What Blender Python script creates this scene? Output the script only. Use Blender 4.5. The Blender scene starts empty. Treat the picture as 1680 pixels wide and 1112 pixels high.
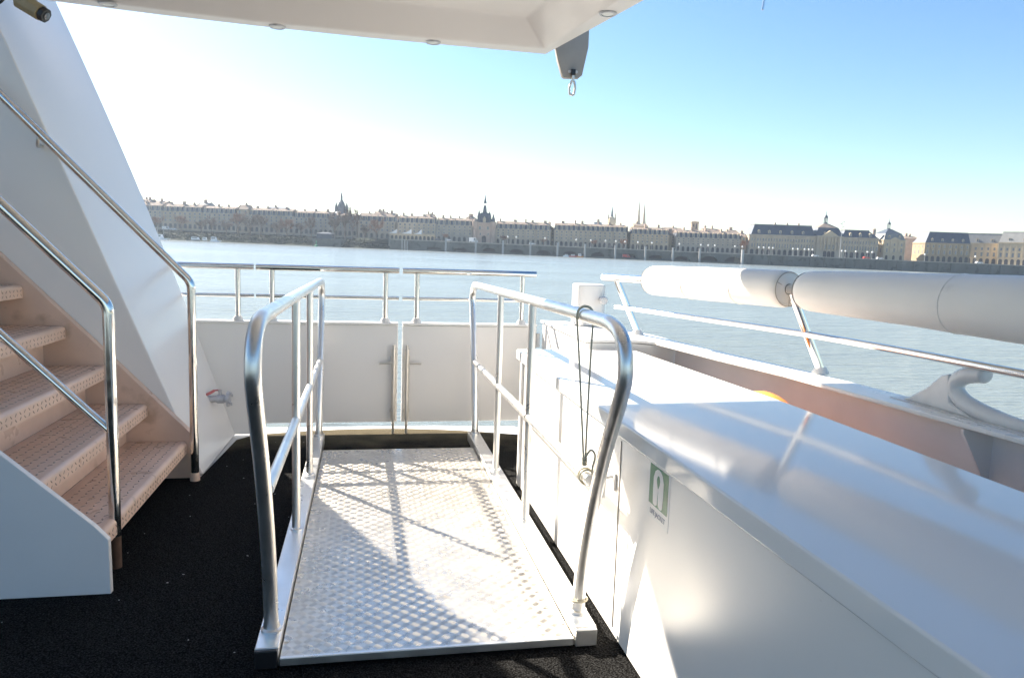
import bpy, bmesh, math, random
from mathutils import Vector, Matrix, Euler
R = math.radians
S = bpy.context.scene
C = S.collection
random.seed(7)

# ------------------------------------------------------------------ camera
cam_d = bpy.data.cameras.new("camera"); cam = bpy.data.objects.new("camera", cam_d); C.objects.link(cam)
cam.matrix_world = Matrix(((0.981218, -0.009577, -0.192664, 0), (-0.190062, 0.122748, -0.974068, 0),
                           (0.032978, 0.992392, 0.118623, 1.3), (0, 0, 0, 1)))
cam_d.sensor_fit = 'HORIZONTAL'; cam_d.sensor_width = 36; cam_d.lens = 36 * 1230 / 1680
cam_d.clip_start = .05; cam_d.clip_end = 20000
S.camera = cam

# ------------------------------------------------------------------ sky, sun, exposure
SUN_AZ, SUN_EL = 36.6, 34.5            # degrees left of the boat's axis, above the horizon
w = bpy.data.worlds.new("World"); S.world = w; w.use_nodes = True
nt = w.node_tree; bg = nt.nodes["Background"]
sky = nt.nodes.new("ShaderNodeTexSky"); sky.sky_type = 'NISHITA'; sky.sun_disc = False
sky.sun_elevation = R(SUN_EL); sky.sun_rotation = R(-SUN_AZ)
sky.air_density = 1.0; sky.dust_density = 0.5; sky.ozone_density = 2.0
hsv = nt.nodes.new("ShaderNodeHueSaturation"); hsv.inputs["Saturation"].default_value = 1.2
nt.links.new(sky.outputs[0], hsv.inputs["Color"]); nt.links.new(hsv.outputs[0], bg.inputs[0]); bg.inputs[1].default_value = 0.055
sun_d = bpy.data.lights.new("sun", 'SUN'); sun = bpy.data.objects.new("sun", sun_d); C.objects.link(sun)
sun_d.energy = 5.0; sun_d.angle = R(.55); sun_d.color = (1, .91, .78)
sv = Vector((-math.sin(R(SUN_AZ)) * math.cos(R(SUN_EL)), math.cos(R(SUN_AZ)) * math.cos(R(SUN_EL)), math.sin(R(SUN_EL))))
sun.rotation_euler = sv.to_track_quat('Z', 'Y').to_euler()
S.view_settings.view_transform = 'Standard'; S.view_settings.look = 'None'
S.view_settings.exposure = 1.93; S.view_settings.gamma = 1

# ------------------------------------------------------------------ materials
MATS = {}
def mat(name, base, rough=.5, metal=0., var=0., vscale=3., rvar=0., bump=0., bscale=30., bdist=.01, spec=.5, stains=None, stretch=(1, 1, 1), bstretch=(1, 1, 1)):
    m = bpy.data.materials.new(name); m.use_nodes = True; MATS[name] = m
    N = m.node_tree.nodes; L = m.node_tree.links; b = N["Principled BSDF"]
    b.inputs["Base Color"].default_value = (*base, 1); b.inputs["Roughness"].default_value = rough
    b.inputs["Metallic"].default_value = metal; b.inputs["Specular IOR Level"].default_value = spec
    tc = N.new("ShaderNodeTexCoord")
    def noise(scale, detail=5, st=(1, 1, 1)):
        mp = N.new("ShaderNodeMapping"); mp.inputs["Scale"].default_value = st
        n = N.new("ShaderNodeTexNoise"); n.inputs["Scale"].default_value = scale; n.inputs["Detail"].default_value = detail
        L.new(tc.outputs["Object"], mp.inputs[0]); L.new(mp.outputs[0], n.inputs["Vector"]); return n
    col = None
    if var:
        n = noise(vscale, 6, stretch); r = N.new("ShaderNodeMapRange")
        r.inputs[1].default_value = .3; r.inputs[2].default_value = .7; r.inputs[3].default_value = 1 - var; r.inputs[4].default_value = 1 + var
        L.new(n.outputs[0], r.inputs[0]); mx = N.new("ShaderNodeMix"); mx.data_type = 'RGBA'; mx.blend_type = 'MULTIPLY'
        mx.inputs[0].default_value = 1; mx.inputs[6].default_value = (*base, 1); L.new(r.outputs[0], mx.inputs[7]); col = mx.outputs[2]
    if stains:                                   # (colour, scale, threshold, strength): dirt and rust marks of their own shape
        for sc, ss, th, st in stains:
            n = noise(ss, 8); r = N.new("ShaderNodeMapRange"); r.inputs[1].default_value = th; r.inputs[2].default_value = th + .09
            r.inputs[3].default_value = 0; r.inputs[4].default_value = st; L.new(n.outputs[0], r.inputs[0])
            mx = N.new("ShaderNodeMix"); mx.data_type = 'RGBA'; L.new(r.outputs[0], mx.inputs[0])
            if col: L.new(col, mx.inputs[6])
            else: mx.inputs[6].default_value = (*base, 1)
            mx.inputs[7].default_value = (*sc, 1); col = mx.outputs[2]
    if col: L.new(col, b.inputs["Base Color"])
    if rvar:
        n = noise(vscale * 2.3, 6, stretch); r = N.new("ShaderNodeMapRange")
        r.inputs[1].default_value = .3; r.inputs[2].default_value = .7; r.inputs[3].default_value = max(.02, rough - rvar); r.inputs[4].default_value = rough + rvar
        L.new(n.outputs[0], r.inputs[0]); L.new(r.outputs[0], b.inputs["Roughness"])
    if bump:
        n = noise(bscale, 4, bstretch); bp = N.new("ShaderNodeBump"); bp.inputs["Strength"].default_value = bump; bp.inputs["Distance"].default_value = bdist
        L.new(n.outputs[0], bp.inputs["Height"]); L.new(bp.outputs[0], b.inputs["Normal"])
    return m

white = mat("white_paint", (.84, .815, .785), .26, var=.015, vscale=1.2, rvar=.01, bump=.012, bscale=1.2, bdist=.010)
locker_white = mat("locker_paint", (.82, .80, .77), .32, var=.025, vscale=1.3, rvar=.04, bump=.05, bscale=1.8, bdist=.010,
                   stains=[((.60, .58, .54), 5.5, .70, .3), ((.42, .38, .33), 34, .735, .6)])
cap_paint = mat("bulwark_cap_paint", (.83, .81, .785), .28, var=.03, vscale=3, rvar=.05, stains=[((.36, .17, .08), 24, .735, .85), ((.62, .56, .48), 7, .68, .4)])
lid_white = mat("lid_paint", (.82, .81, .79), .085, var=.02, vscale=1.3, rvar=.02, bump=.02, bscale=1.6, bdist=.008, stains=[((.60, .58, .54), 5.5, .74, .2), ((.5, .46, .4), 30, .745, .5)])
soffit = mat("canopy_paint", (.76, .72, .70), .38, var=.03, vscale=1.2, rvar=.08, bump=.08, bscale=3, bdist=.01)
panel_grey = mat("stair_panel_paint", (.74, .72, .71), .35, var=.04, vscale=2, rvar=.08, stains=[((.12, .11, .10), 21, .74, .8)])
beige = mat("beige_paint", (.70, .50, .39), .36, var=.10, vscale=4, rvar=.12, bump=.15, bscale=40, bdist=.002,
            stains=[((.42, .27, .18), 6, .63, .6), ((.22, .16, .13), 14, .69, .5)])
worn_lens = mat("worn_tread_bumps", (.38, .265, .205), .35, var=.25, vscale=9)
pinkish = mat("bulwark_paint", (.80, .735, .715), .42, var=.07, vscale=3, rvar=.1, stains=[((.38, .22, .14), 7, .71, .5)])
steel = mat("polished_steel", (.78, .76, .73), .13, 1, var=.06, vscale=9, rvar=.06)
steel_dull = mat("worn_steel", (.66, .63, .58), .38, .85, var=.06, vscale=14, rvar=.05)
alu = mat("anodised_aluminium", (.80, .79, .77), .34, .92, var=.05, vscale=8, rvar=.08)
alu_plate = mat("tread_plate_aluminium", (.66, .615, .545), .29, .80, var=.10, vscale=5, rvar=.05, stains=[((.36, .32, .27), 5, .64, .5)])
fabric = mat("white_vinyl", (.82, .775, .71), .55, var=.03, vscale=5, bump=.25, bscale=9, bdist=.006, stains=[((.6, .56, .5), 8, .7, .4)], bstretch=(1, 1, 1))
black_plastic = mat("black_plastic", (.015, .015, .017), .35)
khaki = mat("khaki_enamel", (.36, .29, .17), .45, var=.08, vscale=20)
grey_plate = mat("grey_bracket_paint", (.38, .34, .30), .5, .1, var=.06, vscale=10)
rope_m = mat("olive_cord", (.55, .50, .38), .85, bump=.8, bscale=260, bdist=.002)
orange = mat("orange_buoy", (.85, .26, .04), .45, var=.06, vscale=12)
cast_grey = mat("cast_white_paint", (.66, .65, .64), .34, var=.08, vscale=9, rvar=.1, bump=.2, bscale=60, bdist=.002, stains=[((.4, .36, .32), 11, .68, .5)])
sign_white = mat("sign_white", (.8, .8, .78), .35)
sign_green = mat("sign_green", (.035, .22, .12), .35, var=.06, vscale=30)
sign_text = mat("sign_lettering", (.22, .24, .34), .4)
zinc = mat("zinc", (.55, .55, .57), .5, .45, var=.12, vscale=30, rvar=.1)
red_lever = mat("faded_red", (.55, .16, .16), .5, var=.12, vscale=40)
rust = mat("rusty_foot", (.10, .055, .035), .8, var=.3, vscale=20)
lens = mat("lamp_glass", (.78, .78, .76), .25)
# far shore
stone = mat("limestone", (.42, .355, .27), .85, spec=.06, var=.16, vscale=.16, stains=[((.22, .19, .16), .35, .60, .6)])
stone_grey = mat("grey_limestone", (.37, .33, .27), .85, spec=.06, var=.18, vscale=.2, stains=[((.2, .18, .15), .4, .62, .6)])
stone_warm = mat("warm_limestone", (.47, .37, .255), .85, spec=.06, var=.16, vscale=.18, stains=[((.26, .21, .16), .35, .60, .5)])
stone_gold = mat("golden_limestone", (.33, .26, .17), .85, spec=.06, var=.14, vscale=.2)
stone_pink = mat("pink_limestone", (.44, .33, .26), .85, spec=.06, var=.14, vscale=.3)
stone_pale = mat("pale_limestone", (.50, .41, .28), .85, spec=.06, var=.1, vscale=.3)
slate = mat("slate", (.050, .064, .088), .5, var=.2, vscale=.4, rvar=.1)
slate_lit = mat("sunlit_slate", (.17, .17, .165), .6, var=.12, vscale=.4)  # paler copy of the slate, sunlight on the roofs put into its colour
tile = mat("clay_tile", (.25, .20, .165), .85, spec=.06, var=.22, vscale=.35)
glass_far = mat("window_glass", (.10, .12, .15), .12, spec=.8)
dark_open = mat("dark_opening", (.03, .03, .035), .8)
quay_stone = mat("quay_stone", (.13, .135, .12), .9, spec=.06, var=.25, vscale=.12, stains=[((.05, .06, .05), .3, .55, .8), ((.26, .25, .21), .5, .66, .6)], stretch=(1, 1, .35))
quay_cap = mat("quay_coping", (.40, .36, .30), .9, spec=.06, var=.1, vscale=.4)
bank = mat("grass_bank", (.016, .023, .015), .95, spec=.06, var=.35, vscale=.08, stains=[((.032, .031, .024), .11, .62, .8)])
paving = mat("promenade_paving", (.33, .30, .25), .9, spec=.06, var=.12, vscale=.1)
bark = mat("bare_twigs", (.15, .10, .07), .9, spec=.06, var=.2, vscale=.6)
bark_red = mat("reddish_twigs", (.22, .115, .07), .9, spec=.06, var=.2, vscale=.6)
scrub_m = mat("scrub_leaves", (.022, .036, .017), .9, spec=.06, var=.3, vscale=.5)
car_white = mat("white_car_paint", (.8, .8, .8), .2)
car_red = mat("red_paint", (.55, .06, .05), .3)
car_dark = mat("dark_car_paint", (.05, .055, .07), .2)
car_orange = mat("orange_paint", (.8, .3, .06), .4)
tyre = mat("tyre_rubber", (.02, .02, .02), .8)
buoy_green = mat("green_buoy_paint", (.02, .22, .10), .5)
sail = mat("white_membrane", (.8, .8, .8), .6)
mast_grey = mat("galvanised_grey", (.36, .36, .355), .5, .3)
globe = mat("white_globe", (.82, .82, .8), .3)

# rubber mat with a woven rib pattern
matm = mat("black_rubber_mat", (.014, .0145, .016), .95, spec=.05)
N = matm.node_tree.nodes; L = matm.node_tree.links; b = N["Principled BSDF"]
tc = N.new("ShaderNodeTexCoord"); vo = N.new("ShaderNodeTexVoronoi"); vo.inputs["Scale"].default_value = 190; L.new(tc.outputs["Object"], vo.inputs["Vector"])
cr = N.new("ShaderNodeMapRange"); cr.inputs[1].default_value = .15; cr.inputs[2].default_value = .75; cr.inputs[3].default_value = .030; cr.inputs[4].default_value = .003
L.new(vo.outputs["Distance"], cr.inputs[0])
n2 = N.new("ShaderNodeTexNoise"); n2.inputs["Scale"].default_value = 5; n2.inputs["Detail"].default_value = 8; L.new(tc.outputs["Object"], n2.inputs["Vector"])
n3 = N.new("ShaderNodeTexNoise"); n3.inputs["Scale"].default_value = 160; n3.inputs["Detail"].default_value = 3; L.new(tc.outputs["Object"], n3.inputs["Vector"])
r3 = N.new("ShaderNodeMapRange"); r3.inputs[1].default_value = .35; r3.inputs[2].default_value = .75; r3.inputs[3].default_value = .15; r3.inputs[4].default_value = 2.2; L.new(n3.outputs[0], r3.inputs[0])
mu = N.new("ShaderNodeMath"); mu.operation = 'MULTIPLY'; L.new(cr.outputs[0], mu.inputs[0]); L.new(r3.outputs[0], mu.inputs[1])
# greenish-brown algae towards the gates (a stain with its own shape)
sx = N.new("ShaderNodeSeparateXYZ"); L.new(tc.outputs["Object"], sx.inputs[0])
al = N.new("ShaderNodeMapRange"); al.inputs[1].default_value = 4.55; al.inputs[2].default_value = 5.25; al.inputs[3].default_value = -.28; al.inputs[4].default_value = .62; L.new(sx.outputs["Y"], al.inputs[0])
ad = N.new("ShaderNodeMath"); ad.operation = 'ADD'; L.new(al.outputs[0], ad.inputs[0]); L.new(n2.outputs[0], ad.inputs[1])
rr = N.new("ShaderNodeMapRange"); rr.inputs[1].default_value = .45; rr.inputs[2].default_value = 1.05; rr.inputs[3].default_value = 0; rr.inputs[4].default_value = .85; L.new(ad.outputs[0], rr.inputs[0])
mx = N.new("ShaderNodeMix"); mx.data_type = 'RGBA'; L.new(rr.outputs[0], mx.inputs[0]); L.new(mu.outputs[0], mx.inputs[6]); mx.inputs[7].default_value = (.13, .108, .07, 1)
L.new(mx.outputs[2], b.inputs["Base Color"])
bp = N.new("ShaderNodeBump"); bp.inputs["Strength"].default_value = .9; bp.inputs["Distance"].default_value = .004; bp.invert = True
L.new(vo.outputs["Distance"], bp.inputs["Height"]); L.new(bp.outputs[0], b.inputs["Normal"])

# river water: murky body colour, small wind ripples
waterm = mat("river_water", (.17, .195, .19), .18)
N = waterm.node_tree.nodes; L = waterm.node_tree.links; b = N["Principled BSDF"]; b.inputs["IOR"].default_value = 1.33
tc = N.new("ShaderNodeTexCoord"); mp = N.new("ShaderNodeMapping"); mp.inputs["Rotation"].default_value = (0, 0, R(14)); mp.inputs["Scale"].default_value = (.55, 1.5, 1); L.new(tc.outputs["Object"], mp.inputs[0])
hs = None
for sc, amp, det in ((.09, 1.2, 3), (.5, .8, 4), (1.9, .34, 5)):
    n = N.new("ShaderNodeTexNoise"); n.inputs["Scale"].default_value = sc; n.inputs["Detail"].default_value = det; L.new(mp.outputs[0], n.inputs["Vector"])
    m2 = N.new("ShaderNodeMath"); m2.operation = 'MULTIPLY'; m2.inputs[1].default_value = amp; L.new(n.outputs[0], m2.inputs[0])
    if hs is None: hs = m2
    else:
        a2 = N.new("ShaderNodeMath"); a2.operation = 'ADD'; L.new(hs.outputs[0], a2.inputs[0]); L.new(m2.outputs[0], a2.inputs[1]); hs = a2
wn = N.new("ShaderNodeTexNoise"); wn.inputs["Scale"].default_value = .022; wn.inputs["Detail"].default_value = 5; L.new(mp.outputs[0], wn.inputs["Vector"])
wr_ = N.new("ShaderNodeMapRange"); wr_.inputs[1].default_value = .38; wr_.inputs[2].default_value = .64; wr_.inputs[3].default_value = .15; wr_.inputs[4].default_value = .24; L.new(wn.outputs[0], wr_.inputs[0]); L.new(wr_.outputs[0], b.inputs["Roughness"])
bp = N.new("ShaderNodeBump"); bp.inputs["Strength"].default_value = .5; bp.inputs["Distance"].default_value = .65
L.new(hs.outputs[0], bp.inputs["Height"]); L.new(bp.outputs[0], b.inputs["Normal"])

# ------------------------------------------------------------------ mesh helpers
def root_of(o):
    while o.parent: o = o.parent
    return o
class MB:
    def __init__(s): s.v = []; s.f = []; s.mi = []; s.cur = 0
    def add(s, vs, fs, M=None):
        o = len(s.v)
        s.v += [tuple(M @ Vector(v)) for v in vs] if M else [tuple(v) for v in vs]
        s.f += [[i + o for i in f] for f in fs]; s.mi += [s.cur] * len(fs); return s
    def box(s, x0, x1, y0, y1, z0, z1, M=None):
        return s.add([(x0, y0, z0), (x1, y0, z0), (x1, y1, z0), (x0, y1, z0), (x0, y0, z1), (x1, y0, z1), (x1, y1, z1), (x0, y1, z1)],
                     [(0, 3, 2, 1), (4, 5, 6, 7), (0, 1, 5, 4), (1, 2, 6, 5), (2, 3, 7, 6), (3, 0, 4, 7)], M)
    def frustum(s, a, za, c, zc):           # a, c = (x0,x1,y0,y1)
        v = []
        for (x0, x1, y0, y1), z in ((a, za), (c, zc)): v += [(x0, y0, z), (x1, y0, z), (x1, y1, z), (x0, y1, z)]
        return s.add(v, [(0, 3, 2, 1), (4, 5, 6, 7), (0, 1, 5, 4), (1, 2, 6, 5), (2, 3, 7, 6), (3, 0, 4, 7)])
    def prism(s, poly, a, c, axis='z', M=None):   # polygon extruded along an axis; poly in the other two axes
        k = len(poly)
        def P(p, h):
            return (p[0], p[1], h) if axis == 'z' else ((p[0], h, p[1]) if axis == 'y' else (h, p[0], p[1]))
        v = [P(p, a) for p in poly] + [P(p, c) for p in poly]
        return s.add(v, [list(range(k))[::-1], list(range(k, 2 * k))] + [(i, (i + 1) % k, k + (i + 1) % k, k + i) for i in range(k)], M)
    def tube(s, pts, r, n=14, caps=True, M=None):
        pts = [Vector(p) for p in pts]; k = len(pts); rs = r if isinstance(r, (list, tuple)) else [r] * k
        T = [(pts[min(i + 1, k - 1)] - pts[max(i - 1, 0)]).normalized() for i in range(k)]
        up = Vector((0, 0, 1)) if abs(T[0].z) < .9 else Vector((1, 0, 0))
        A = T[0].cross(up).normalized(); v = []
        for i in range(k):
            A = (A - T[i] * A.dot(T[i])).normalized(); B = T[i].cross(A)
            v += [pts[i] + (A * math.cos(2 * math.pi * j / n) + B * math.sin(2 * math.pi * j / n)) * rs[i] for j in range(n)]
        f = [(i * n + j, i * n + (j + 1) % n, (i + 1) * n + (j + 1) % n, (i + 1) * n + j) for i in range(k - 1) for j in range(n)]
        if caps: f += [list(range(n))[::-1], [(k - 1) * n + j for j in range(n)]]
        return s.add(v, f, M)
    def lathe(s, prof, n=24, M=None):       # (radius, z) profile round z
        k = len(prof); v = [(r * math.cos(2 * math.pi * j / n), r * math.sin(2 * math.pi * j / n), z) for r, z in prof for j in range(n)]
        f = [(i * n + j, i * n + (j + 1) % n, (i + 1) * n + (j + 1) % n, (i + 1) * n + j) for i in range(k - 1) for j in range(n)]
        f += [list(range(n))[::-1], [(k - 1) * n + j for j in range(n)]]
        return s.add(v, f, M)
    def torus(s, Rm, r, n=40, m=14, M=None):
        v = [((Rm + r * math.cos(2 * math.pi * j / m)) * math.cos(2 * math.pi * i / n), (Rm + r * math.cos(2 * math.pi * j / m)) * math.sin(2 * math.pi * i / n), r * math.sin(2 * math.pi * j / m)) for i in range(n) for j in range(m)]
        return s.add(v, [(i * m + j, ((i + 1) % n) * m + j, ((i + 1) % n) * m + (j + 1) % m, i * m + (j + 1) % m) for i in range(n) for j in range(m)], M)
    def xf(s, M): s.v = [tuple(M @ Vector(v)) for v in s.v]; return s
    def build(s, name, m, parent=None, bevel=0, smooth=True, angle=38, seg=2, normals=True):
        off = root_of(parent).location.copy() if parent else Vector()
        me = bpy.data.meshes.new(name); me.from_pydata([tuple(Vector(v) - off) for v in s.v], [], s.f)
        ms = m if isinstance(m, (list, tuple)) else [m]
        for q in ms: me.materials.append(q)
        if len(ms) > 1: me.polygons.foreach_set("material_index", s.mi)
        if normals:
            bm = bmesh.new(); bm.from_mesh(me); bmesh.ops.recalc_face_normals(bm, faces=bm.faces); bm.to_mesh(me); bm.free()
        if smooth:
            me.polygons.foreach_set("use_smooth", [True] * len(me.polygons)); me.set_sharp_from_angle(angle=R(angle))
        o = bpy.data.objects.new(name, me); C.objects.link(o)
        if parent: o.parent = parent
        if bevel:
            bv = o.modifiers.new("bevel", 'BEVEL'); bv.width = bevel; bv.segments = seg; bv.harden_normals = True; bv.limit_method = 'ANGLE'; bv.angle_limit = R(40)
        return o
def fillet(pts, r, n=8):
    pts = [Vector(p) for p in pts]; out = [pts[0]]
    for i in range(1, len(pts) - 1):
        rad = r[i - 1] if isinstance(r, (list, tuple)) else r
        a = (pts[i - 1] - pts[i]).normalized(); c = (pts[i + 1] - pts[i]).normalized(); ang = a.angle(c)
        if rad <= 0 or ang > 3.1: out.append(pts[i]); continue
        d = rad / math.tan(ang / 2); bis = (a + c).normalized(); ctr = pts[i] + bis * (rad / math.sin(ang / 2))
        p0 = pts[i] + a * d - ctr; p1 = pts[i] + c * d - ctr; tot = p0.angle(p1); ax = p0.cross(p1).normalized()
        for k in range(n + 1): out.append(ctr + Matrix.Rotation(tot * k / n, 3, ax) @ p0)
    return out + [pts[-1]]
def spline(ctrl, per=6):
    P = [Vector(p) for p in ctrl]; out = []
    for i in range(len(P) - 1):
        p0 = P[max(i - 1, 0)]; p1 = P[i]; p2 = P[i + 1]; p3 = P[min(i + 2, len(P) - 1)]
        for k in range(per):
            t = k / per; out.append(.5 * ((2 * p1) + (p2 - p0) * t + (2 * p0 - 5 * p1 + 4 * p2 - p3) * t * t + (3 * p1 - p0 - 3 * p2 + p3) * t ** 3))
    return out + [P[-1]]
def thing(name, label, cat, loc=(0, 0, 0), rz=0, group=None):
    o = bpy.data.objects.new(name, None); C.objects.link(o); o.location = loc; o.rotation_euler = (0, 0, rz)
    o.empty_display_size = .1; o["label"] = label; o["category"] = cat
    if group: o["group"] = group
    return o
def tag(o, label, cat, group=None):
    o["label"] = label; o["category"] = cat
    if group: o["group"] = group
    return o
def dup(root, loc, rz, label=None, group=None, scale=None):
    r = root.copy(); C.objects.link(r); r.location = loc; r.rotation_euler = (0, 0, rz)
    if label: r["label"] = label
    if group: r["group"] = group
    if scale: r.scale = scale
    for ch in list(root.children):
        c = ch.copy(); C.objects.link(c); c.parent = r
        for g in list(ch.children):
            d = g.copy(); C.objects.link(d); d.parent = c
    return r
def structure(o): o["kind"] = "structure"; return o

# ================================================================== THE BOAT
# deck (with the hull below it) and its mat
outline = [(-6, -6), (2.3, -6), (2.14, -1), (2.06, 1.0), (2.01, 1.9), (1.975, 2.4), (1.93, 2.95), (1.87, 3.36), (1.72, 4.35), (1.62, 4.75), (1.40, 5.1), (1.1, 5.36), (.5, 5.42), (-1, 5.42), (-6, 5.42)]
structure(MB().prism(outline, -4.4, -.008).build("deck", white, bevel=.004))
def matY(x): return 5.317 - .226 * (x - .05) ** 2
poly = [(-6, -6), (1.58, -6), (1.58, 3.9), (1.24, 4.3)] + [(x, matY(x)) for x in [1.24 - i * .082 for i in range(25)]] + [(-.82, 5.06), (-.88, 4.26), (-6, 4.26)]
structure(MB().prism(poly, -.006, .0).build("deck_mat", matm, smooth=False))

lint = MB(); rq = random.Random(21)
for q in range(75):
    x, y = rq.uniform(-1.2, .8), rq.uniform(1.6, 5.0)
    if -.34 < x < .79 and y > 2.2: continue
    a = rq.uniform(0, 6.28); l_ = rq.uniform(.001, .0045); wd_ = rq.uniform(.001, .002)
    lint.box(-l_, l_, -wd_, wd_, .0005, .002, Matrix.Translation((x, y, 0)) @ Matrix.Rotation(a, 4, 'Z'))
lint.build("deck_lint", mast_grey, smooth=False)["kind"] = "stuff"
# gates with their rails
def gate(x0, x1, posts, r0, r1, label, bolt, side):
    g = thing("gate", label, "gate", ((x0 + x1) / 2, 5.22, 0), group="white steel gates across the end of the deck")
    MB().box(x0, x1, 5.2, 5.24, .075, .752).build("gate_panel", white, g, bevel=.004)
    MB().box(x0, x1, 5.185, 5.262, .756, .772).build("cap_strip", white, g, bevel=.003)
    MB().tube([(r0, 5.22, 1.128), (r1, 5.22, 1.128)], .021).build("top_rail", steel, g)
    MB().tube([(r0, 5.22, .938), (r1, 5.22, .938)], .0125).build("mid_rail", steel, g)
    for px in posts:
        p = MB().tube([(px, 5.22, .79), (px, 5.22, 1.112)], .018).build("post", steel, g)
        MB().lathe([(.033, .772), (.033, .786), (.022, .80), (.022, .803)], 18, Matrix.Translation((px, 5.22, 0))).build("post_flange", cast_grey, p)
    if bolt is not None:
        MB().tube([(bolt, 5.165, .10), (bolt, 5.165, .595)], .0165).build("bolt_sleeve", steel_dull, g)
        d = MB().tube([(bolt, 5.165, 0), (bolt, 5.165, .62)], .010).build("drop_bolt", steel_dull, g)
        MB().tube([(bolt, 5.16, .50), (bolt + side * .098, 5.16, .492)], .007, 10).build("bolt_handle", steel_dull, d)
        for z in (.16, .53): MB().box(bolt - .022, bolt + .022, 5.184, 5.199, z - .012, z + .012).build("bolt_bracket", steel_dull, g, bevel=.002)
    return g
gate(-.715, .225, (-.61, .137), -.712, .228, "left white steel gate with polished rail and drop bolt, next to the staircase wing", .197, -1)
g2 = gate(.255, 1.205, (.352, 1.095), .252, 1.192, "right white steel gate with polished rail and drop bolt, behind the gangway and locker", .288, 1)
for z in (.22, .66): MB().tube([(1.218, 5.2, z - .05), (1.218, 5.2, z + .05)], .014).build("hinge", cast_grey, g2)
fb = thing("fixed_bulwark", "fixed white steel panel with a short rail between the staircase wing and the left gate", "bulwark", (-.95, 5.22, 0))
MB().box(-1.10, -.722, 5.202, 5.24, 0, .752).build("panel", white, fb, bevel=.003)
MB().box(-1.115, -.722, 5.185, 5.262, .756, .772).build("cap_strip", white, fb, bevel=.003)
MB().tube([(-1.22, 5.22, 1.128), (-.725, 5.22, 1.128)], .021).build("top_rail", steel, fb)
MB().tube([(-1.18, 5.22, .938), (-.725, 5.22, .938)], .0125).build("mid_rail", steel, fb)
p = MB().tube([(-.828, 5.22, .79), (-.828, 5.22, 1.112)], .018).build("post", steel, fb)
MB().lathe([(.033, .772), (.033, .786), (.022, .80), (.022, .803)], 18, Matrix.Translation((-.828, 5.22, 0))).build("post_flange", cast_grey, p)

# the wing wall: slanting white fin beside the stair
wm = MB(); K = 20; vs = []
for i in range(K + 1):
    z = 4.8 * i / K
    for j in range(5):
        t = j / 4; y = 4.3 + .90 * t
        x = (1 - t) * (-.873 - .4 * z) + t * (-.85 - .385 * z + .055 * math.sin(math.pi * min(z / 3.4, 1)))
        vs.append((x, y, z))
n5 = 5; fs = [(i * n5 + j, i * n5 + j + 1, (i + 1) * n5 + j + 1, (i + 1) * n5 + j) for i in range(K) for j in range(4)]
o1 = len(vs); vs += [(-6, 4.3, 0), (-6, 5.2, 0), (-6, 5.2, 4.8), (-6, 4.3, 4.8)]
fs += [[i * n5 for i in range(K + 1)] + [o1 + 3, o1], [i * n5 + 4 for i in range(K, -1, -1)] + [o1 + 1, o1 + 2], [o1, o1 + 3, o1 + 2, o1 + 1],
       [0, o1, o1 + 1, 4, 3, 2, 1], [K * n5 + j for j in range(5)] + [o1 + 2, o1 + 3]]
wing = tag(wm.add(vs, fs).build("wing_wall", white, bevel=.008, angle=30), "tall white slanting wing wall rising behind the staircase to the canopy", "wall")

# staircase
st = thing("staircase", "beige open staircase with chequered metal treads and steel handrails, climbing to the left", "staircase", (-1.2, 3.5, 0))
def lens_bump(mb, c, ax, nrm, ln, wd, h):
    ax = Vector(ax).normalized(); nrm = Vector(nrm).normalized(); sd = nrm.cross(ax); c = Vector(c)
    b6 = [c + ax * ln * .5, c + ax * ln * .2 + sd * wd * .5, c - ax * ln * .2 + sd * wd * .5, c - ax * ln * .5, c - ax * ln * .2 - sd * wd * .5, c + ax * ln * .2 - sd * wd * .5]
    t2 = [c + ax * ln * .22 + nrm * h, c - ax * ln * .22 + nrm * h]
    mb.add(b6 + t2, [(0, 1, 6), (1, 2, 7, 6), (2, 3, 7), (3, 4, 7), (4, 5, 6, 7), (5, 0, 6)])
RISE, GO = .2075, .193
for i in range(9):
    xn, zt = -.945 - GO * i, RISE * (i + 1)
    prof = [(xn - .30, zt), (xn - .022, zt)] + [(xn - .022 + .022 * math.sin(a), zt - .022 + .022 * math.cos(a)) for a in [R(18 * k) for k in range(1, 6)]] + [(xn, zt - .066), (xn - .008, zt - .066), (xn - .012, zt - .03), (xn - .30, zt - .012)]
    t = MB().prism(prof, 2.872, 4.235, 'y').build("tread", beige, st, angle=32)
    d = MB(); k = 0; y = 2.895
    while y < 4.22:
        for jx in range(6):
            sgn = 1 if (k + jx) % 2 else -1
            lens_bump(d, (xn - .048 - jx * .041, y, zt), (sgn * .25 + .55, 1 * sgn, 0), (0, 0, 1), .027, .0085, .0022)
        for jz in range(2):
            sgn = 1 if (k + jz) % 2 else -1
            lens_bump(d, (xn, y, zt - .028 - jz * .022), (0, 1, sgn * .9), (1, 0, 0), .022, .007, .002)
        k += 1; y += .040
    d.build("tread_pattern", worn_lens, t, smooth=False, normals=False)["kind"] = "stuff"
    if i:
        MB().box(xn - .115, xn - .108, 2.874, 4.232, zt - RISE + .001, zt - .031).build("riser", beige, st)
def strip(p, dz): return (p[0], p[1] + dz)
MB().prism([(-.925, .0), (-.928, .255), (-1.1, .437), (-1.364, .716), (-3.2, 2.62), (-3.2, 1.7), (-1.35, 0)], 4.24, 4.296, 'y').build("stringer", beige, st, bevel=.003)
MB().prism([(-.903, 0), (-.906, .205), (-.952, .258), (-1.246, .531), (-3.2, 2.40), (-3.2, 0)], 2.84, 2.868, 'y').build("side_panel", panel_grey, st, bevel=.003)
hr = MB().tube(fillet([(-2.25, 3.08, 2.365), (-.957, 3.08, 1.041), (-.957, 3.08, .13)], .09), .0215, 18).build("handrail", steel, st)
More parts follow.
